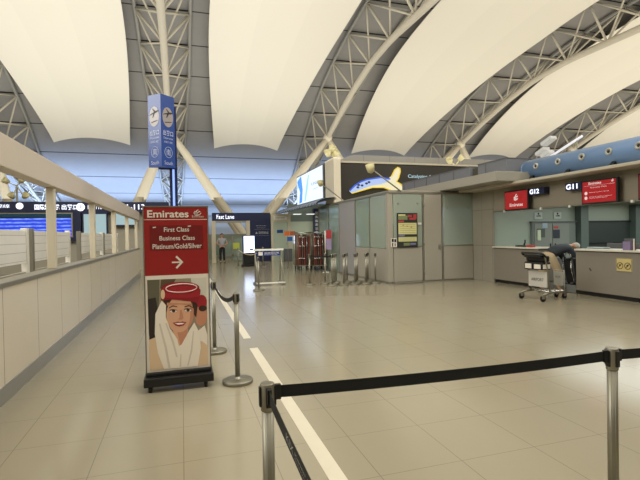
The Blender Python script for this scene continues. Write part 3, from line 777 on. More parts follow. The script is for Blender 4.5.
b = MB(); b.box((6.7, BY-.06, 4.78), (16.5, BY+.4, 4.86)); b.box((6.7, BY-.06, 3.02), (6.79, BY+.4, 4.8)); b.box((6.7, BY-.06, 3.02), (9.4, BY+.4, 3.1)); obj('frame', b, cream_d, t)
def img(x, y, o=0):
    # measured points on the board's plane (photo zoom units -> metres on the board)
    u_ = 320+x/6.4; v_ = 140+y/6.4
    dvec = fw+rr*((u_-320)/F)-uu*((v_-240)/F); k_ = BY/dvec.y
    return V((dvec.x*k_, BY-o, 1.6+dvec.z*k_))
# outline constants converted once to metres
yel = [(185, 325), (215, 295), (290, 255), (380, 242), (430, 250), (450, 235), (470, 195), (490, 178), (504, 185), (506, 205), (495, 245), (482, 268), (510, 285), (528, 310), (515, 337), (470, 332), (400, 305), (330, 305), (260, 325), (200, 342)]
blu = [(183, 326), (215, 294), (252, 270), (290, 256), (380, 242), (440, 252), (425, 270), (380, 284), (320, 294), (255, 318), (200, 340)]
b = MB(); b.prism([img(x, y, .03) for x, y in yel], (0, -.08, 0)); fg = obj('lit_shape', b, emis('lit_cream', (246, 238, 200), .7), t, 'curved cream and yellow lit shape')
b = MB(); b.prism([img(x, y, .115) for x, y in blu], (0, -.02, 0)); obj('lit_body', b, emis('lit_pale_blue', (176, 196, 240), .8), fg, 'pale blue upper half')
b = MB(); b.tube([img(x, y, .145) for x, y in blu[:6]], .035, 6); obj('lit_outline', b, emis('lit_blue', (50, 90, 200), .9), fg, 'deep blue outline')
b = MB(); b.tube([img(x, y, .12) for x, y in yel[5:]], .03, 6); obj('lit_edge', b, emis('lit_yellow', (236, 204, 70), .8), fg, 'yellow outline of tail and belly')
b = MB()
for x, y in ((235, 305), (262, 293), (290, 280), (306, 272), (240, 290)): b.ball(img(x, y, .14), .05, 8, (1.4, .3, 1))
obj('marking', b, mat('mark_navy', (30, 50, 110), .5), fg, 'small dark marks')
b = MB(); text_into(b, 'Catalyzing Asia', img(563, 248, .01), (1, 0, 0), (0, 0, 1), width=1.5, height=.2); obj('lettering', b, emis('lit_text', (190, 225, 235), .8), t)
# grey vault behind the billboard
b = MB()
b.prism([(7.4, 20.5, 4.7)]+[(8.2-.8*math.cos(a*PI/12), 20.5, 4.9+.55*math.sin(a*PI/12)) for a in range(7)]+[(30, 20.5, 5.45), (30, 20.5, 4.7)], (0, 5, 0))
tag(obj('duct_housing', b, lines_mat('duct_grey', (128, 124, 116), (90, 88, 84), [(0, 1.4, .2, .02)], rough=.5), base=(15, 22, 4.7)), 'long rounded grey duct housing behind the black billboard', 'duct')

# floodlight arms
for (a, c_, lb) in (((6.76, 13.05, 2.93), (5.72, 13.1, 3.66), 'cream floodlight on a slanting arm before the black billboard'),
                    ((6.26, 17.02, 2.93), (6.2, 20.0, 3.98), 'cream floodlight on a slanting arm before the lit advertisement')):
    t = thing('arm_floodlight', lb, 'floodlight', a, 'arm floodlights on the glass room')
    b = MB(); b.cyl(a, c_, .022, n=8); obj('arm', b, steel_dull, t)
    d_ = (V(c_)-V(a)).normalized(); q = V(c_)
    b = MB(); b.lathe([(.04, -.16), (.1, -.12), (.13, .0), (.14, .12), (.12, .12), (.1, .02)], q, 16, (-.3, -.3, .9)); obj('lamp_head', b, lampy, t)
floodlights('twin_floodlight', (13.2, 19.6, 4.95), ((-.35, 0, .22), (.32, 0, .38)), 'pair of cream round floodlights standing on the billboard end')
floodlights('floodlight_cluster', (6.6, 19.4, 5.13), ((-.2, 0, .15), (.18, 0, .15), (0, 0, .35)), 'small cream floodlight cluster on the cream sign column')

# ---------------------------------------------------------------- glass room
GX = 6.27; RH = 2.92
t = thing('glass_room', 'grey and frosted glass walled room with posters, in the middle of the hall', 'room', (7.9, 13, 0))
def wp(x0, x1, z0, z1, m, nm, y=13.0, d=.06, lb=None, parent=None, bev=.004):
    b = MB(); b.box((x0, y, z0), (x1, y+d, z1), bev); return obj(nm, b, m, parent or t, lb)
wp(GX-.03, 6.42, 0, RH, grey_w, 'corner_post', d=.15)
wp(6.44, 7.46, .05, 1.15, grey_w, 'lower_panel'); wp(6.44, 7.46, 1.17, 2.86, frost, 'glass_pane', d=.02)
wp(7.48, 7.52, 0, RH, steel_dull, 'mullion'); 
dr = wp(7.54, 8.18, .05, 2.86, grey_w, 'door'); 
b = MB(); b.cyl((8.1, 12.94, 1.1), (8.1, 13.0, 1.1), .03, n=12); b.box((8.06, 12.985, 1.02), (8.14, 13.0, 1.2)); obj('handle', b, steel, dr)
for z in (.3, 1.25, 2.5): b = MB(); b.cyl((7.53, 12.985, z-.06), (7.53, 12.985, z+.06), .014, n=8); obj('hinge', b, steel_dull, dr)
wp(8.2, 8.24, 0, RH, steel_dull, 'mullion')
wp(8.26, 9.38, .05, 1.15, grey_w, 'lower_panel'); wp(8.26, 9.38, 1.17, 2.86, frost, 'glass_pane', d=.02)
b = MB(); b.box((GX-.02, 12.98, 2.86), (9.42, 13.08, RH)); b.box((GX-.02, 12.98, 0), (9.42, 13.08, .05)); b.box((6.42, 12.985, 1.15), (7.48, 13.07, 1.17)); b.box((8.24, 12.985, 1.15), (9.4, 13.07, 1.17)); obj('rail', b, steel_dull, t)
for x, z in ((6.62, 2.55), (7.3, 2.55), (8.4, 2.4), (9.2, 2.4)): b = MB(); b.cyl((x, 12.985, z), (x, 13, z), .025, n=12); obj('glass_fixing', b, steel, t)
def wx(y0, y1, z0, z1, m, nm, lb=None, d=.05):
    b = MB(); b.box((GX-d/2, y0, z0), (GX+d/2, y1, z1), .004); return obj(nm, b, m, t, lb)
wx(13.15, 15.8, .05, 1.1, grey_w, 'lower_panel'); wx(13.15, 14.45, 1.12, 2.86, frost, 'glass_pane', d=.02); wx(14.5, 15.8, 1.12, 2.86, frost_l, 'glass_pane', d=.02)
wx(15.84, 17.6, 0, 2.9, mat('lilac_grey', (150, 148, 148), .4), 'solid_panel')
wx(17.64, 19.05, .05, 2.86, frost_l, 'glass_pane', d=.02); wx(19.1, 20.5, .05, 2.86, frost_l, 'glass_pane', d=.02)
for y in (14.45, 15.8, 17.6, 19.05, 20.5): wx(y, y+.04, 0, RH, steel_dull, 'mullion', d=.07)
b = MB(); b.box((GX-.04, 13, 2.86), (GX+.04, 20.55, RH)); b.box((GX-.04, 13, 0), (GX+.04, 20.55, .05)); obj('rail', b, steel_dull, t)
b = MB(); b.box((GX+.1, 13.1, 2.86), (16, 20.5, 2.98)); obj('roof', b, grey_w, t)
b = MB(); b.box((GX+.5, 16.2, 0), (9.3, 16.3, 2.85)); obj('inner_wall', b, mat('inner_green', (150, 170, 135), .6), t, 'pale green inner wall')
b = MB(); b.box((GX+.25, 13.35, .05), (GX+.75, 13.9, 1.9), .02); obj('inner_cabinet', b, mat('leaf_green', (120, 150, 80), .6), t, 'green cabinet behind the glass')
# low ledge at the foot of the wall
b = MB(); b.box((6.35, 12.7, 0), (7.3, 12.95, .045), .01); tag(obj('floor_strip', b, steel_dull, base=(6.8, 12.8, 0)), 'low metal strip lying at the foot of the poster wall', 'strip')
# poster in frame
t = thing('wall_poster', 'framed dark poster with cream timetable blocks on the glass wall', 'poster', (6.95, 12.97, 1.16))
pz0, pz1, px0, px1 = 1.14, 2.24, 6.55, 7.27
b = MB(); b.box((px0, 12.955, pz0), (px1, 12.985, pz1), .004); fr = obj('frame', b, black, t)
crm = mat('poster_cream', (205, 200, 140), .4); red_p = mat('poster_red', (170, 60, 60), .4); drk = mat('poster_dark', (48, 50, 46), .4); grn = mat('poster_green', (120, 130, 90), .4); lil = mat('poster_lilac', (120, 120, 165), .4)
b = MB()
def pr(mi, u0, u1, v0, v1, o=0): b.mi = mi; b.box((px0+(px1-px0)*u0, 12.951-o*.001, pz1-(pz1-pz0)*v1), (px0+(px1-px0)*u1, 12.956, pz1-(pz1-pz0)*v0))
pr(2, .03, .97, .02, .98); pr(3, .05, .5, .08, .2, 1); pr(0, .06, .4, .04, .08, 1); pr(1, .52, .72, .06, .12, 1); pr(1, .6, .9, .14, .2, 1); pr(1, .8, .95, .04, .18, 2)
pr(1, .06, .32, .22, .27, 1); pr(0, .05, .95, .29, .62, 1); pr(4, .05, .35, .635, .68, 1); pr(0, .05, .95, .7, .83, 1); pr(3, .3, .6, .87, .95, 1); pr(4, .62, .9, .88, .93, 1)
for i in range(5): pr(3, .1, .9, .33+i*.06, .337+i*.06, 2)
for i in range(3): pr(3, .1, .85, .725+i*.035, .731+i*.035, 2)
for i in range(3): pr(1, .25+.2*i, .33+.2*i, .345+i*.03, .365+i*.03, 3)
obj('print', b, [crm, red_p, drk, grn, lil], fr)
b = MB(); b.box((6.33, 12.96, 1.16), (6.53, 12.985, 1.44)); o = tag(obj('small_notice', b, white_p, base=(6.43, 12.97, 1.16)), 'small black and white pictogram notice left of the framed poster', 'notice')
c = MB(); c.box((6.35, 12.957, 1.32), (6.42, 12.961, 1.42)); c.box((6.44, 12.957, 1.31), (6.51, 12.961, 1.41)); c.box((6.36, 12.957, 1.18), (6.40, 12.961, 1.29)); c.box((6.45, 12.957, 1.18), (6.48, 12.961, 1.28)); obj('pictogram', c, black, o)
b = MB(); b.box((7.3, 12.97, 1.86), (7.42, 12.985, 1.93)); tag(obj('small_notice', b, white_p, base=(7.36, 12.97, 1.86)), 'tiny white sticker right of the framed poster', 'notice')
# banner and pole in front of glass
t = thing('hanging_banner', 'narrow red and lilac vertical banner against the glass left of the parked posts', 'banner', (6.0, 18.3, 0))
b = MB(); b.box((5.9, 18.3, .95), (6.12, 18.33, 1.75)); bn = obj('cloth', b, mat('banner_lilac', (170, 150, 190), .6), t)
b = MB(); b.box((5.9, 18.285, 1.42), (6.12, 18.3, 1.78)); obj('stripe', b, mat('banner_red', (190, 60, 66), .6), bn, 'red upper stripe')
b = MB(); b.cyl((6.01, 18.34, 0), (6.01, 18.34, 1.8), .014, n=8); b.lathe([(.16, 0), (.16, .02), (.02, .03)], (6.01, 18.34, 0), 16); obj('stand', b, steel_dull, t)
b = MB(); b.cyl((5.75, 18.0, .9), (5.75, 18.0, 1.75), .03, n=10); b.cyl((5.75, 18, 0), (5.75, 18, .9), .015, n=8); b.lathe([(.14, 0), (.14, .02), (.02, .03)], (5.75, 18, 0), 16)
tag(obj('white_pole', b, white, base=(5.75, 18, 0)), 'plain white upright pole left of the narrow banner', 'pole')

# ---------------------------------------------------------------- check-in island
IX = 9.4
b = MB(); b.box((IX, 11.96, 0), (IX+.03, 13.05, 2.9)); struct('wall_side', b, lines_mat('pier_panels', (142, 136, 122), (96, 92, 82), [(2, 1.15, 0, .012), (1, .52, 12.02, .01)], rough=.45))
b = MB(); b.box((IX+.03, 12.0, 0), (20, 12.12, 2.9)); struct('wall_island', b, sea)
b = MB(); b.box((IX+.1, 2.5, 2.45), (20, 12, 2.5)); b.box((19.9, 2.5, 0), (20, 12, 2.9)); struct('trim_island', b, mat('island_soffit', (110, 116, 110), .6))
t = thing('island_canopy', 'flat canopy with screens fascia over the check-in desks on the right', 'canopy', (9.4, 8, 2.9))
b = MB(); b.box((8.78, 2.4, 2.9), (20, 12.9, 2.97), .01); obj('slab', b, mat('canopy_edge', (176, 168, 150), .45), t)
b = MB(); b.box((IX, 2.5, 2.24), (IX+.1, 11.95, 2.9)); obj('fascia', b, mat('fascia_brown', (140, 132, 116), .5, noise=.02), t, 'brown grey fascia')
b = MB(); b.box((IX-.02, 2.5, 2.2), (IX+.12, 12.0, 2.24)); obj('bottom_rail', b, steel_dull, t)
for y in (11.4, 10.7, 9.95, 9.0, 7.35, 6.0):
    b = MB(); b.box((IX-.06, y-.03, 2.17), (IX-.02, y+.03, 2.23)); obj('clip', b, white, t)
b = MB(); b.box((8.2, 10.3, 2.975), (9.35, 20, 3.24), .01); tag(obj('roof_parapet', b, mat('parapet_grey', (150, 146, 134), .5), base=(8.8, 12, 2.98)), 'cream parapet box on the roof before the dark duct boxes', 'parapet')
for y0, y1, lb, x0 in ((12.5, 17.2, 'long dark blue-grey duct box on the roof, running behind the billboard end', 8.95), (10.8, 12.1, 'short grey duct box at the end of the blue duct', 8.95)):
    tt = thing('duct_box', lb, 'duct box', (9.5, (y0+y1)/2, 3.25), 'duct boxes on the island roof')
    b = MB(); b.box((x0, y0, 3.25), (x0+1.2, y1, 3.7), .01); obj('casing', b, bluegrey, tt)
    b = MB()
    y = y0+.9
    while y < y1: b.box((x0-.012, y, 3.25), (x0, y+.03, 3.7)); y += .9
    b.box((x0-.01, y0, 3.68), (x0+1.2, y1, 3.72)); obj('seam', b, grey_d, tt)
b = MB(); b.box((9.05, 12.1, 3.28), (9.8, 12.5, 3.64)); tag(obj('duct_joint', b, mat('joint_dark', (70, 68, 58), .6), base=(9.4, 12.3, 3.3)), 'dark recessed joint between the two grey duct boxes', 'duct joint')
# blue duct with round nozzles
t = thing('air_duct', 'thick blue air duct with round nozzles lying on the canopy', 'air duct', (9.55, 7, 3.3))
dcx, dcz, dr_ = 9.56, 3.31, .30
b = MB(); b.cyl((dcx, 2.4, dcz), (dcx, 10.55, dcz), dr_, n=40); b.lathe([(dr_, 0), (dr_*.93, .07), (dr_*.7, .12), (.05, .14)], (dcx, 10.55, dcz), 40, (0, 1, 0)); obj('casing', b, pipe_b, t)
nz = mat('nozzle_grey', (168, 166, 156), .4)
for y in (10.01, 9.26, 8.54, 7.82, 7.12, 6.42, 5.72, 5.02):
    ax = V((-1, 0, .06)).normalized(); c0 = V((dcx, y, dcz+.03))+ax*dr_
    b = MB(); b.lathe([(.085, -.03), (.085, .015), (.07, .03), (.055, .03), (.045, .005), (.02, .0)], c0, 24, ax); nzl = obj('nozzle', b, nz, t)
    b = MB(); b.lathe([(.033, 0), (.03, .012), (.015, .018)], c0+ax*.004, 16, ax); obj('nozzle_core', b, black, nzl)
for y in (10.2, 9.0, 7.75, 6.5, 5.2):
    b = MB(); b.box((dcx-.34, y-.06, 2.97), (dcx+.3, y+.06, 3.03)); b.prism([(dcx-.34, y-.05, 3.03), (dcx-.2, y-.05, 3.03), (dcx-.24, y-.05, 3.13)], (0, .1, 0)); obj('bracket', b, black, t)
# white fixture and tube on top
t = thing('white_floodlight', 'white twin floodlight fixture standing above the blue duct', 'floodlight', (11, 11.5, 2.97))
b = MB(); b.cyl((11, 11.6, 2.97), (11, 11.6, 4.1), .03, n=8); obj('pole', b, white, t)
for (y, z, s) in ((11.35, 4.38, 1), (11.6, 4.1, .9), (11.4, 3.98, .8)):
    b = MB(); b.box((10.85, y-.24*s, z-.06), (11.1, y+.2*s, z+.06), .02, R=Matrix.Rotation(.35, 3, 'X').inverted()); obj('lamp_head', b, emis('fixture_white', (240, 238, 230), .35), t)
b = MB(); b.cyl((11, 11.38, 3.86), (11, 10.12, 4.28), .035, n=10); o = tag(obj('strip_light', b, emis('strip_white', (240, 240, 245), .8), base=(11, 10.8, 4)), 'bright white slanting strip light above the blue duct', 'strip light')
c = MB(); c.cyl((11, 11.36, 2.97), (11, 11.36, 3.86), .015, n=6); c.cyl((11, 10.3, 2.97), (11, 10.3, 4.2), .015, n=6); obj('support', c, steel_dull, o)

# screens on the fascia
scr = emis('screen_red', (190, 34, 38), .5); scw = emis('screen_white', (240, 215, 210), .7)
def screen(y0, y1, z0, z1, label, full):
    t = thing('red_screen', label, 'screen', (9.25, (y0+y1)/2, z0), 'red airline screens on the fascia')
    b = MB(); b.box((9.2, y0, z0), (9.29, y1, z1), .008); b.box((9.29, (y0+y1)/2-.1, (z0+z1)/2-.08), (9.4, (y0+y1)/2+.1, (z0+z1)/2+.08)); obj('casing', b, black, t)
    b = MB(); b.box((9.194, y0+.035, z0+.035), (9.2, y1-.035, z1-.035)); s = obj('display', b, scr, t)
    W = y1-y0; Hh = z1-z0; R_ = (0, -1, 0); U = (0, 0, 1)
    def q(u, v): return V((9.192, y1-u*W, z0+v*Hh))
    b = MB()
    def emb(cu, cv, s):
        for pts in ([(-.5, -.5), (-.6, .1), (0, .5), (.3, .3)], [(-.1, -.5), (-.3, .2), (.3, 1), (.45, .9)], [(.3, -.5), (.1, .1), (.7, .5), (.8, .2)], [(-.6, -.55), (0, -.7), (.6, -.5), (.8, -.1)]):
            b.tube([q(cu, cv)+V((0, -x*s, y*s)) for x, y in pts], s*.13, 5)
    if full:
        text_into(b, 'Emirates', q(.4, .86), R_, U, width=W*.36, height=Hh*.11, center=True, bold=.02)
        emb(.88, .88, .035); text_into(b, 'Emirates', q(.88, .77), R_, U, width=W*.13, height=.014, center=True)
        text_into(b, 'Economy Class', q(.5, .68), R_, U, width=W*.45, height=Hh*.07, center=True)
        for v, w_ in ((.48, .55), (.29, .62), (.24, .5)): text_into(b, 'Skywards members welcome', q(.24+w_/2, v), R_, U, width=W*w_, height=Hh*.04, center=True)
        for v in (.46, .26):
            c0 = q(.14, v); b.cyl(c0, c0+V((-.002, 0, 0)), .04, n=20)
        b.box((9.191, y1-W*.93, z0+Hh*.76), (9.193, y1-W*.07, z0+Hh*.765))
    else:
        emb(.5, .62, .1); text_into(b, 'Emirates', q(.52, .27), R_, U, width=W*.56, height=Hh*.16, center=True, bold=.02)
    obj('lettering', b, scw, s)
screen(10.25, 11.2, 2.2, 2.77, 'smallest-looking red screen with curled emblem, left end of the fascia', False)
screen(7.57, 8.5, 2.2, 2.76, 'red screen with several lines of white writing, right of the G11 sign', True)
screen(6.15, 7.1, 2.2, 2.76, 'red screen cut off by the right edge of the picture', False)
for y0, y1, tx in ((9.68, 10.2, 'G12'), (8.5, 8.97, 'G11')):
    t = thing('desk_number_sign', 'small black desk number sign with lit white %s' % tx, 'number sign', (9.2, y0, 2.58), 'desk number signs')
    b = MB(); b.box((9.19, y0, 2.57), (9.38, y1, 2.76), .006); obj('box', b, navy_d, t)
    b = MB(); text_into(b, tx, (9.186, y1-.2, 2.665), (0, -1, 0), (0, 0, 1), width=.34, height=.13, center=True, bold=.03); obj('lettering', b, lit, t)

# counters
def counter(y0, y1, label):
    t = thing('check_in_counter', label, 'counter', (IX+.35, (y0+y1)/2, 0), 'check-in counters')
    b = MB(); b.box((IX, y0, .1), (IX+.65, y1, 1.07), .004); obj('body', b, counter_m, t)
    b = MB(); b.box((IX+.06, y0+.03, 0), (IX+.6, y1-.03, .1)); obj('plinth', b, black, t)
    b = MB(); b.box((IX-.06, y0-.04, 1.085), (IX+.7, y1, 1.13), .01); obj('top', b, counter_t, t)
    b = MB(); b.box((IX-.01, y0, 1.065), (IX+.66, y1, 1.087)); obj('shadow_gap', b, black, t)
    b = MB(); b.box((IX+.66, y0, .1), (IX+1.0, y1, .78)); b.box((IX+.66, y0, .78), (IX+1.15, y1, .82)); obj('work_desk', b, grey_d, t)
    return t
counter(10.1, 11.97, 'far check-in counter, short, left of the bending person')
t = counter(2.6, 8.87, 'near check-in counter with yellow warning sign')
b = MB(); b.box((IX-.008, 7.4, .65), (IX, 7.78, .95)); o = tag(obj('warning_sign', b, mat('sign_yellow', (196, 180, 120), .5), base=(IX, 7.6, .65)), 'yellow warning plate with two crossed-out circles on the near counter front', 'sign')
c = MB()
for y in (7.68, 7.5):
    c.tube([(IX-.012, y+.07*math.cos(a*PI/10), .78+.07*math.sin(a*PI/10)) for a in range(20)], .007, 5, closed=True); c.cyl((IX-.012, y-.05, .83), (IX-.012, y+.05, .73), .006, n=5)
obj('no_symbol', c, mat('symbol_dark', (90, 50, 40), .5), o)
c = MB(); c.box((IX-.012, 7.41, .94), (IX-.008, 7.77, .946)); c.box((IX-.012, 7.41, .654), (IX-.008, 7.77, .66)); c.box((IX-.012, 7.41, .654), (IX-.008, 7.416, .946)); c.box((IX-.012, 7.764, .654), (IX-.008, 7.77, .946)); obj('border', c, grey_d, o)
c = MB(); c.ball((IX-.012, 7.5, .79), .02, 8); c.ball((IX-.012, 7.68, .79), .02, 8); obj('pictogram', c, black, o)
b = MB(); b.box((IX-.004, 8.42, .62), (IX, 8.5, .66), R=Matrix.Rotation(.9, 3, 'X')); tag(obj('scuff_mark', b, mat('scuff', (80, 70, 62), .7), base=(IX, 8.45, .6)), 'dark slanting scuff mark on the near counter front', 'mark')
# things on and behind the near counter
t = thing('leaflet_stand', 'lilac leaflet stand on the near counter top', 'stand', (9.5, 7.55, 1.13))
b = MB(); b.box((9.42, 7.46, 1.13), (9.5, 7.64, 1.32), .003); obj('leaflet', b, mat('leaflet_lilac', (132, 118, 150), .5), t); b = MB(); b.box((9.5, 7.44, 1.13), (9.56, 7.66, 1.38)); obj('holder', b, grey_d, t)
b = MB(); b.box((9.46, 7.4, 1.13), (9.485, 7.425, 1.38), .003); tag(obj('upright_card', b, white_p, base=(9.47, 7.41, 1.13)), 'thin white upright card right of the lilac leaflet stand', 'card')
b = MB(); b.box((9.6, 7.22, 1.13), (9.68, 7.38, 1.23), .01); tag(obj('red_card', b, mat('card_red', (200, 84, 72), .5), base=(9.64, 7.3, 1.13)), 'small red card on the near counter, by the right edge', 'card')
def monitor(y, label, x=10.15):
    t = thing('desk_monitor', label, 'monitor', (x, y, .82), 'monitors behind the near counter')
    b = MB(); b.box((x, y-.2, .98), (x+.03, y+.2, 1.26), .006); obj('screen', b, grey_d, t); b = MB(); b.cyl((x+.015, y, .83), (x+.015, y, 1.0), .02, n=10); b.box((x-.08, y-.1, .82), (x+.1, y+.1, .84), .005); obj('stand', b, black, t)
monitor(8.45, 'grey monitor behind the near counter, closest to the bending person'); monitor(7.85, 'grey monitor behind the near counter, left of the lilac leaflets'); monitor(6.9, 'grey monitor behind the near counter, right of the red card')
t = thing('desk_printer', 'grey ticket printer behind the near counter', 'printer', (10.2, 8.15, .82))
b = MB(); b.box((10.2, 8.08, .82), (10.42, 8.22, 1.22), .02); obj('casing', b, mat('printer_grey', (120, 132, 126), .5), t)
b = MB(); b.box((10.22, 8.09, 1.22), (10.4, 8.21, 1.25)); obj('lid', b, mat('printer_lid', (150, 160, 150), .5), t)
b = MB(); b.box((9.62, 8.3, 1.13), (9.85, 8.75, 1.17), .01); tag(obj('desk_tray', b, mat('tray_pale', (150, 165, 160), .4), base=(9.7, 8.5, 1.13)), 'pale tray lying at the left end of the near counter', 'tray')
# far counter things
t = thing('desk_phone', 'black desk phone on the far counter top', 'phone', (9.7, 11.0, 1.13))
b = MB(); b.box((9.6, 10.85, 1.13), (9.8, 11.25, 1.17), .01); obj('base', b, black, t); b = MB(); b.tube([(9.62, 10.9, 1.18), (9.64, 10.88, 1.26), (9.66, 10.9, 1.33)], .022, 8); obj('handset', b, black, t)
b = MB(); b.box((9.5, 10.45, 1.13), (9.62, 10.68, 1.19), .008); tag(obj('red_card', b, mat('card_red2', (170, 60, 50), .5), base=(9.56, 10.55, 1.13)), 'small red holder on the far counter, behind the trolley', 'card holder')

# back wall of the island: cabinet doors, stickers, openings (plane y = 12)
WY = 11.99
t = thing('equipment_cabinet', 'grey double-door cabinet in the back wall behind the bending person', 'cabinet', (11.6, WY, 0))
b = MB(); b.box((10.84, WY-.1, 0), (12.6, WY, 1.86), .006); obj('body', b, door_m, t)
b = MB(); b.box((10.8, WY-.13, 1.86), (12.66, WY, 1.9)); obj('top', b, grey_d, t)
for x0, x1, hx in ((10.9, 11.6, 11.52), (11.63, 12.3, 11.72)):
    b = MB(); b.box((x0, WY-.125, .08), (x1, WY-.1, 1.82), .004); d_ = obj('door', b, mat('cab_door', (124, 130, 124), .4), t)
    b = MB(); b.box((hx-.02, WY-.145, .95), (hx+.02, WY-.125, 1.17), .004); obj('handle', b, black, d_)
fy = WY-.126
for a, c_, m, lb in (((10.98, 1.38), (11.3, 1.66), mat('note_dark', (70, 80, 76), .5), 'dark paper holder on the left cabinet door'),
                     ((10.99, 1.28), (11.12, 1.62), mat('note_pale', (190, 198, 170), .5), 'pale paper note hanging on the left cabinet door'),
                     ((11.2, 1.68), (11.4, 1.84), mat('note_blue', (150, 170, 185), .5), 'pale blue note at the top middle of the cabinet'),
                     ((11.66, 1.66), (11.84, 1.73), mat('note_red', (180, 60, 60), .5), 'small red label above the dark keypad on the right cabinet door'),
                     ((11.64, 1.34), (11.9, 1.62), mat('keypad', (36, 48, 62), .4), 'dark square keypad on the right cabinet door')):
    b = MB(); e = .012 if 'pale paper' in lb else 0
    b.box((a[0], fy-.012-e, a[1]), (c_[0], fy-e, c_[1])); tag(obj('cabinet_notice', b, m, base=(a[0], fy, a[1])), lb, 'notice')
for x, lb in ((11.0, 'left round-cornered pictogram sticker high on the sea-green wall'), (11.78, 'right round-cornered pictogram sticker high on the sea-green wall')):
    b = MB(); b.box((x, WY-.012, 1.98), (x+.32, WY, 2.2), .004); o = tag(obj('wall_sticker', b, mat('sticker', (196, 206, 200), .4), base=(x, WY, 1.98)), lb, 'sticker', 'pictogram stickers')
    c = MB(); c.ball((x+.16, WY-.014, 2.15), .035, 10, (1, .2, 1)); c.box((x+.08, WY-.016, 2.06), (x+.26, WY-.012, 2.09)); c.ball((x+.19, WY-.014, 2.08), .04, 10, (1, .2, .6)); obj('pictogram', c, mat('sticker_dark', (50, 56, 60), .5), o)
pil = mat('pillar_green', (88, 100, 96), .4)
for x, lb in ((12.68, 'dark green-grey pillar right of the cabinet'), (15.1, 'dark green-grey pillar near the right edge behind the counter')):
    b = MB(); b.box((x, WY-.25, 0), (x+.32, WY, 2.44), .01); tag(obj('pillar', b, pil, base=(x+.16, WY-.1, 0)), lb, 'pillar', 'pillars in the island back wall')
t = thing('dark_hatch', 'dark wide hatch opening between two pillars in the back wall', 'hatch', (14, WY, 1.2))
b = MB(); b.box((13.02, WY-.03, 0), (15.08, WY, 1.84)); obj('panel', b, mat('hatch_dark', (52, 60, 58), .35), t); b = MB(); b.box((13.0, WY-.06, 1.84), (15.1, WY, 1.9)); b.box((13.0, WY-.06, 1.1), (15.1, WY-.01, 1.16)); obj('frame', b, black, t)

# scale and suitcase in the gap
t = thing('baggage_scale', 'low steel baggage scale in the gap between the two counters', 'baggage scale', (9.8, 9.5, 0))
b = MB(); b.box((9.45, 8.93, 0), (10.6, 10.03, .2), .02); obj('housing', b, mat('scale_grey', (110, 112, 108), .5), t); b = MB(); b.box((9.5, 8.97, .2), (10.6, 10.0, .22)); obj('belt', b, black, t)
t = thing('suitcase', 'black suitcase with silver trim on the scale beside the bending person', 'suitcase', (9.62, 9.12, .22))
Rt = Matrix.Rotation(-.18, 3, 'X')
b = MB(); b.box((9.48, 9.0, .26), (9.82, 9.32, .88), .04, R=Rt); obj('body', b, mat('case_black', (20, 20, 22), .35), t)
b = MB()
for y in (9.02, 9.28): b.tube([(9.47, y-.02, .3), (9.46, y+.06, .62), (9.5, y+.1, .9)], .012, 6)
b.tube([(9.5, 9.1, .9), (9.5, 9.14, 1.0), (9.5, 9.28, 1.0), (9.5, 9.3, .9)], .01, 6); obj('trim', b, chrome, t, 'silver trim and handle')
for y in (9.04, 9.2): b = MB(); b.cyl((9.5, y, .245), (9.53, y, .245), .025, n=12); obj('wheel', b, rubber, t)

# ---------------------------------------------------------------- luggage trolley
t = thing('luggage_trolley', 'silver airport luggage trolley with black handle and white panels', 'luggage trolley', (8.1, 8.45, 0))
Mt = Matrix.Translation((8.1, 8.5, 0)) @ Matrix.Rotation(math.radians(4), 4, 'Z')
# local x points towards the desks; handle end at x=-.35
def tp(nm, build, m, lb=None, parent=None):
    b = MB(Mt); build(b); return obj(nm, b, m, parent or t, lb)
for s in (-1, 1):
    tp('side_rail', lambda b: b.tube([(-.42, s*.31, .15), (-.2, s*.3, .19), (.35, s*.18, .17), (.52, s*.12, .14)], .024, 10), steel)
    w_ = tp('rear_wheel', lambda b: (b.cyl((-.42, s*.31-.02, .07), (-.42, s*.31+.02, .07), .07, n=20)), rubber)
    tp('fork', lambda b: b.box((-.46, s*.31-.032, .06), (-.38, s*.31+.032, .16), .008), steel_dull)
    tp('front_wheel', lambda b: b.cyl((.46, s*.11-.018, .06), (.46, s*.11+.018, .06), .06, n=18), rubber)
    tp('fork', lambda b: b.box((.43, s*.11-.028, .055), (.49, s*.11+.028, .14), .006), steel_dull)
    tp('upright', lambda b: b.tube([(-.16, s*.27, .19), (-.22, s*.27, .6), (-.3, s*.27, 1.0), (-.36, s*.27, 1.08)], .018, 10), steel)
tp('deck', lambda b: [b.tube([(x, -.28+.1*(x+.2), .2), (x, .28-.1*(x+.2), .2)], .012, 8) for x in (-.15, 0, .15, .3)] + [b.tube([(-.2, y, .2), (.45, y*.6, .18)], .01, 8) for y in (-.14, 0, .14)], chrome)
tp('handle', lambda b: (b.tube([(-.3, -.3, 1.0), (-.4, -.3, 1.07), (-.46, -.24, 1.09), (-.46, .24, 1.09), (-.4, .3, 1.07), (-.3, .3, 1.0)], .024, 10), b.box((-.42, -.24, .99), (-.26, .24, 1.05), .02), b.box((-.3, -.26, .88), (-.14, .26, 1.02), .03)), black)
bk = tp('basket', lambda b: b.box((-.38, -.26, .7), (-.12, .26, .88), .02), black)
tp('label_plate', lambda b: (b.box((-.392, -.22, .73), (-.382, -.04, .83)), b.box((-.392, .04, .73), (-.382, .22, .84))), white_p, None, bk)
tp('label_plate', lambda b: (b.box((-.36, -.272, .73), (-.26, -.262, .83)), b.box((-.23, -.272, .73), (-.15, -.262, .83))), white_p, None, bk)
ap = tp('advert_panel', lambda b: b.box((-.25, -.26, .3), (-.22, .26, .66), .006), mat('panel_white', (190, 186, 176), .4), 'white advertising panel')
def lett(b): text_into(b, 'AIRPORT', (-.252, 0, .47), (0, -1, 0), (0, 0, 1), width=.36, height=.07, center=True, bold=.02)
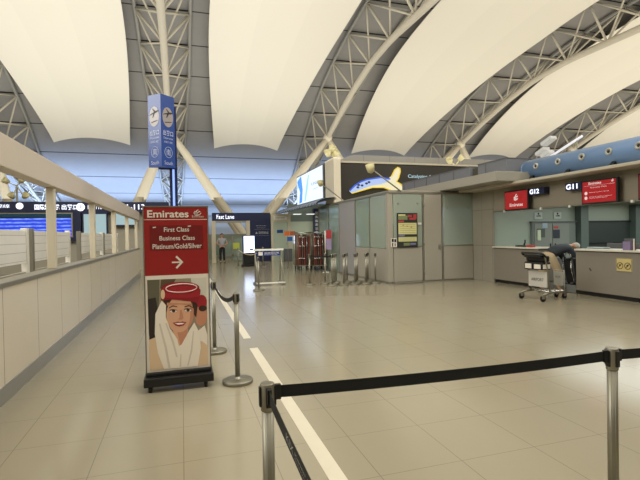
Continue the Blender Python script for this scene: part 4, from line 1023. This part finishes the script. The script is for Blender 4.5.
tp('lettering', lett, grey_d, None, ap)
fp = tp('front_panel', lambda b: (b.box((.4, -.13, .3), (.42, .13, .62), .006), b.tube([(.44, -.14, .16), (.42, -.14, .66), (.42, .14, .66), (.44, .14, .16)], .012, 8)), mat('panel_white2', (176, 174, 166), .4), 'small white front panel')
tp('lettering', lambda b: text_into(b, 'KIX', (.398, 0, .5), (0, -1, 0), (0, 0, 1), width=.14, height=.05, center=True), grey_d, None, fp)

# ---------------------------------------------------------------- people
def skin(name, verts, edges, radii, mats, parent, root=0, sub=2, label=None):
    me = bpy.data.meshes.new(name); o0 = wloc(parent)
    me.from_pydata([tuple(V(v)-o0) for v in verts], edges, [])
    o = bpy.data.objects.new(name, me); C.objects.link(o)
    md = o.modifiers.new('Skin', 'SKIN'); md.use_smooth_shade = True
    for i, r in enumerate(radii):
        sv = me.skin_vertices[0].data[i]; sv.radius = (r, r) if not isinstance(r, tuple) else r; sv.use_root = (i == root)
    sd = o.modifiers.new('Sub', 'SUBSURF'); sd.levels = sub; sd.render_levels = sub
    bpy.context.view_layer.update()
    dg = bpy.context.evaluated_depsgraph_get()
    m2 = bpy.data.meshes.new_from_object(o.evaluated_get(dg)); o.modifiers.clear(); o.data = m2; bpy.data.meshes.remove(me)
    m2.materials.clear()
    for m in (mats if isinstance(mats, (list, tuple)) else [mats]): m2.materials.append(m)
    for p in m2.polygons: p.use_smooth = True
    o.parent = parent
    if label: o['label'] = label
    return o
def hand(wrist, dirn, side, V_, E_, R_, wi):
    """palm and five fingers appended to a skeleton; side is the thumb direction"""
    d = V(dirn).normalized(); s = V(side).normalized(); c = d.cross(s)
    w = V(wrist)
    pi_ = len(V_); V_.append(w+d*.06); R_.append((.034, .018)); E_.append((wi, pi_))
    for k_, (off, ln) in enumerate(((-.03, .065), (-.01, .08), (.01, .085), (.03, .075))):
        a = len(V_); V_.append(w+d*.09-s*off*-1*.9); R_.append(.011); V_.append(w+d*(.09+ln*.55)+s*off+c*.01); R_.append(.009); V_.append(w+d*(.09+ln*.9)+s*off*1.05+c*.03); R_.append(.008)
        E_ += [(pi_, a), (a, a+1), (a+1, a+2)]
    a = len(V_); V_.append(w+d*.045+s*.045); R_.append(.013); V_.append(w+d*.085+s*.07+c*.012); R_.append(.010); E_ += [(pi_, a), (a, a+1)]
skin_m = mat('skin', (190, 140, 112), .5)
def person(name, label, base, J, mats_, hair_m, hair_col_label, face_dir, bulk=1.):
    """J: joint dictionary in world coordinates"""
    t = thing(name, label, 'person', base)
    Vt, Et, Rd = [], [], []
    ix = {}
    def add(n, r, par=None):
        ix[n] = len(Vt); Vt.append(V(J[n])); Rd.append(r)
        if par: Et.append((ix[par], ix[n]))
    add('pelvis', (.115, .09)); add('belly', (.11, .085), 'pelvis'); add('chest', (.12, .085), 'belly'); add('neck', (.05, .05), 'chest'); add('head', (.06, .06), 'neck')
    for s in 'lr':
        add('sh'+s, .055, 'chest'); add('el'+s, .042, 'sh'+s); add('wr'+s, .028, 'el'+s)
        d = V(J['wr'+s])-V(J['el'+s]); fd = V(face_dir)
        hand(J['wr'+s], d, fd - d.normalized()*fd.dot(d.normalized()), Vt, Et, Rd, ix['wr'+s])
        add('hip'+s, .085, 'pelvis'); add('kn'+s, .058, 'hip'+s); add('an'+s, .036, 'kn'+s); add('toe'+s, .018, 'an'+s)
    skin('body', Vt, Et, Rd, skin_m, t)
    # head
    fd = V(face_dir).normalized(); hu = (V(J['head'])-V(J['neck'])).normalized(); sd = fd.cross(hu).normalized(); fd = hu.cross(sd).normalized()
    hc = V(J['head'])+hu*.05
    Mh = Matrix((sd, fd, hu)).transposed().to_4x4(); Mh.translation = hc
    b = MB(Mh); b.ball((0, 0, 0), 1, 20, (.075, .095, .115)); b.ball((0, .09, -.01), .015, 8, (1, 1.3, 1.6)); b.ball((0, .05, -.075), .04, 10, (1, .9, .8))
    for s in (-1, 1): b.ball((s*.076, 0, 0), .02, 8, (.5, 1, 1.5))
    hd = obj('head', b, skin_m, t)
    b = MB(Mh)
    for s in (-1, 1): b.ball((s*.028, .086, .008), .01, 8)
    obj('eye', b, black, hd)
    b = MB(Mh); b.ball((0, .082, -.05), .02, 8, (1.1, .35, .3)); obj('mouth', b, mat('lips', (150, 80, 76), .5), hd)
    b = MB(Mh); b.ball((0, -.018, .028), 1, 20, (.084, .1, .105)); obj('hair', b, hair_m, hd, hair_col_label)
    # clothes
    top_m, leg_m, shoe_m, sleeve = mats_
    Vt, Et, Rd, ix2 = [], [], [], {}
    def add2(n, p, r, par=None):
        ix2[n] = len(Vt); Vt.append(V(p)); Rd.append(r)
        if par: Et.append((ix2[par], ix2[n]))
    pe, be, ch, ne = (V(J[n]) for n in ('pelvis', 'belly', 'chest', 'neck'))
    add2('c', ch, (.17, .125)); add2('b', be, (.155, .125), 'c'); add2('p', pe+(be-pe)*.1, (.16, .13), 'b'); add2('n', ch+(ne-ch)*.7, (.075, .07), 'c')
    for s in 'lr':
        sh, el, wr = (V(J[n+s]) for n in ('sh', 'el', 'wr'))
        add2('s'+s, sh, .075, 'c'); add2('e'+s, el if sleeve else sh+(el-sh)*.7, .06, 's'+s)
        if sleeve: add2('w'+s, el+(wr-el)*.92, .045, 'e'+s)
    Rd = [tuple(q*bulk for q in r_) if isinstance(r_, tuple) else r_*bulk for r_ in Rd]
    skin('jacket' if sleeve else 'shirt', Vt, Et, Rd, top_m, t, label='dark zipped jacket' if sleeve else 'white shirt')
    Vt, Et, Rd, ix2 = [], [], [], {}
    add2('p', pe, (.15, .12)); add2('w', pe+(be-pe)*.35, (.15, .12), 'p')
    for s in 'lr':
        add2('h'+s, J['hip'+s], .105, 'p'); add2('k'+s, J['kn'+s], .078, 'h'+s); add2('a'+s, V(J['an'+s])+(V(J['kn'+s])-V(J['an'+s]))*.08, .065, 'k'+s)
    Rd = [tuple(q*bulk for q in r_) if isinstance(r_, tuple) else r_*bulk for r_ in Rd]
    skin('trousers', Vt, Et, Rd, leg_m, t)
    for s in 'lr':
        an, to = V(J['an'+s]), V(J['toe'+s]); d = (to-an); d.z = 0; d.normalize()
        b = MB(); b.M = Matrix.Translation((an.x, an.y, 0)) @ Matrix.Rotation(math.atan2(d.y, d.x), 4, 'Z')
        b.box((-.07, -.045, 0), (.2, .045, .025), .008); b.ball((.1, 0, .035), 1, 12, (.1, .043, .035)); b.ball((-.01, 0, .05), 1, 12, (.065, .045, .05)); obj('shoe', b, shoe_m, t)
    return t
# person at the fast lane gate, facing the camera side
bx_, by_ = 2.28, 27.35
J = dict(pelvis=(bx_, by_, .98), belly=(bx_, by_, 1.15), chest=(bx_, by_, 1.36), neck=(bx_, by_, 1.5), head=(bx_, by_-.01, 1.6),
         shl=(bx_-.18, by_, 1.42), ell=(bx_-.32, by_-.02, 1.18), wrl=(bx_-.16, by_-.2, 1.1), shr=(bx_+.18, by_, 1.42), elr=(bx_+.32, by_-.02, 1.18), wrr=(bx_+.16, by_-.2, 1.1),
         hipl=(bx_-.09, by_, .92), knl=(bx_-.1, by_-.01, .5), anl=(bx_-.11, by_, .09), toel=(bx_-.12, by_-.15, .04),
         hipr=(bx_+.09, by_, .92), knr=(bx_+.1, by_-.01, .5), anr=(bx_+.11, by_, .09), toer=(bx_+.12, by_-.15, .04))
person('person', 'person in dark trousers standing in the Fast Lane gate, elbows out to the sides', (bx_, by_, 0), J,
       (mat('shirt_white', (150, 150, 156), .7), mat('trousers_black', (22, 22, 28), .8), black, False), mat('hair_black', (18, 15, 14), .6), 'short black hair', (0, -1, 0))
# person bending over the suitcase in the gap
bx_, by_ = 9.02, 9.4
J = dict(pelvis=(bx_+.06, by_, .95), belly=(bx_+.22, by_-.02, 1.08), chest=(bx_+.46, by_-.05, 1.17), neck=(bx_+.64, by_-.08, 1.19), head=(bx_+.74, by_-.1, 1.17),
         shl=(bx_+.46, by_+.14, 1.1), ell=(bx_+.66, by_+.16, .88), wrl=(bx_+.7, by_+.02, .7), shr=(bx_+.48, by_-.24, 1.1), elr=(bx_+.66, by_-.28, .86), wrr=(bx_+.7, by_-.16, .7),
         hipl=(bx_-.0, by_+.1, .86), knl=(bx_-.04, by_+.14, .48), anl=(bx_-.06, by_+.16, .09), toel=(bx_+.1, by_+.17, .04),
         hipr=(bx_+.06, by_-.1, .86), knr=(bx_+.25, by_-.14, .48), anr=(bx_+.22, by_-.15, .09), toer=(bx_+.37, by_-.16, .04))
person('person', 'person in dark jacket and beige trousers bending over luggage between the counters', (bx_, by_, 0), J,
       (mat('jacket_dark', (44, 50, 56), .8), mat('trousers_beige', (168, 150, 120), .85), mat('shoe_brown', (40, 30, 26), .6), True), mat('hair_grey', (186, 184, 170), .7), 'short pale grey hair', (.85, -.1, -.6), 1.25)

# ---------------------------------------------------------------- lights
def area(name, loc, size, power, col, rot=(0, 0, 0), spread=180):
    l = bpy.data.lights.new(name, 'AREA'); l.shape = 'RECTANGLE'; l.size, l.size_y = size; l.energy = power; l.color = col; l.spread = math.radians(spread)
    o = bpy.data.objects.new(name, l); C.objects.link(o); o.location = loc; o.rotation_euler = rot; return o
UP = (PI, 0, 0)
warm = (1, .94, .83); cool = (.96, 1.0, .95)
area('uplight', (-11, 11, 4.9), (46, 62), 9600, (1, .99, .93), UP, 180)
area('uplight', (44, 11, 4.9), (64, 62), 12200, (1, .95, .83), UP, 180)
area('hall_fill', (9, 3, 10), (4, 10), 330, (1, .98, .94), (0, math.radians(60), 0), 120)  # added fill from the right, no fixture, brightens the left partition and screens
area('hall_fill', (-13, 6, 9), (6, 12), 900, (1, .985, .93), (0, math.radians(-68), 0), 130)  # added fill from the left, no fixture, brightens counter and glass room fronts
area('far_blue_light', (16, 51.5, 3.0), (90, 7), 6800, (.43, .61, 1.0), UP, 70)
area('far_blue_light', (16, 60.8, 2.6), (90, 6), 3600, (.43, .61, 1.0), UP, 130)
area('passage_light', (8, 24.5, 2.8), (2.5, 5), 60, (.9, 1, .9))
area('far_wall_fill', (16, 50, 3.2), (90, 1), 1800, (.5, .66, 1.0), (PI/2, 0, 0), 120)  # added emitter out of view, lifts the dark band at the far wall
for x in (-8, 4, 18, 34):
    area('hall_fill', (x, 3, 13.5), (6, 6), 520, (1, .985, .93), (math.radians(48), 0, 0), 130)  # added overhead fill tilted ahead, no fixture, for surfaces facing the camera
    area('hall_fill', (x, -8, 13.5), (6, 6), 180, (1, .985, .93), (0, 0, 0), 150)  # added downward fill behind the camera, no fixture
area('island_light', (14, 9, 2.42), (8, 4), 230, (.95, 1, .94))
area('glass_room_light', (8, 14.8, 2.8), (2.5, 2), 30, (.9, 1, .85))

W = bpy.data.worlds.new('world'); bpy.context.scene.world = W; W.use_nodes = True
W.node_tree.nodes['Background'].inputs[0].default_value = (.5, .5, .5, 1); W.node_tree.nodes['Background'].inputs[1].default_value = .2
sc = bpy.context.scene
sc.view_settings.view_transform = 'Standard'; sc.view_settings.look = 'None'; sc.view_settings.gamma = 1; sc.view_settings.use_curve_mapping = False
sc.view_settings.exposure = 0
sc.cycles.max_bounces = 8; sc.cycles.diffuse_bounces = 5; sc.cycles.glossy_bounces = 4; sc.cycles.transparent_max_bounces = 8
sc.cycles.use_denoising = True; sc.cycles.sample_clamp_indirect = 6
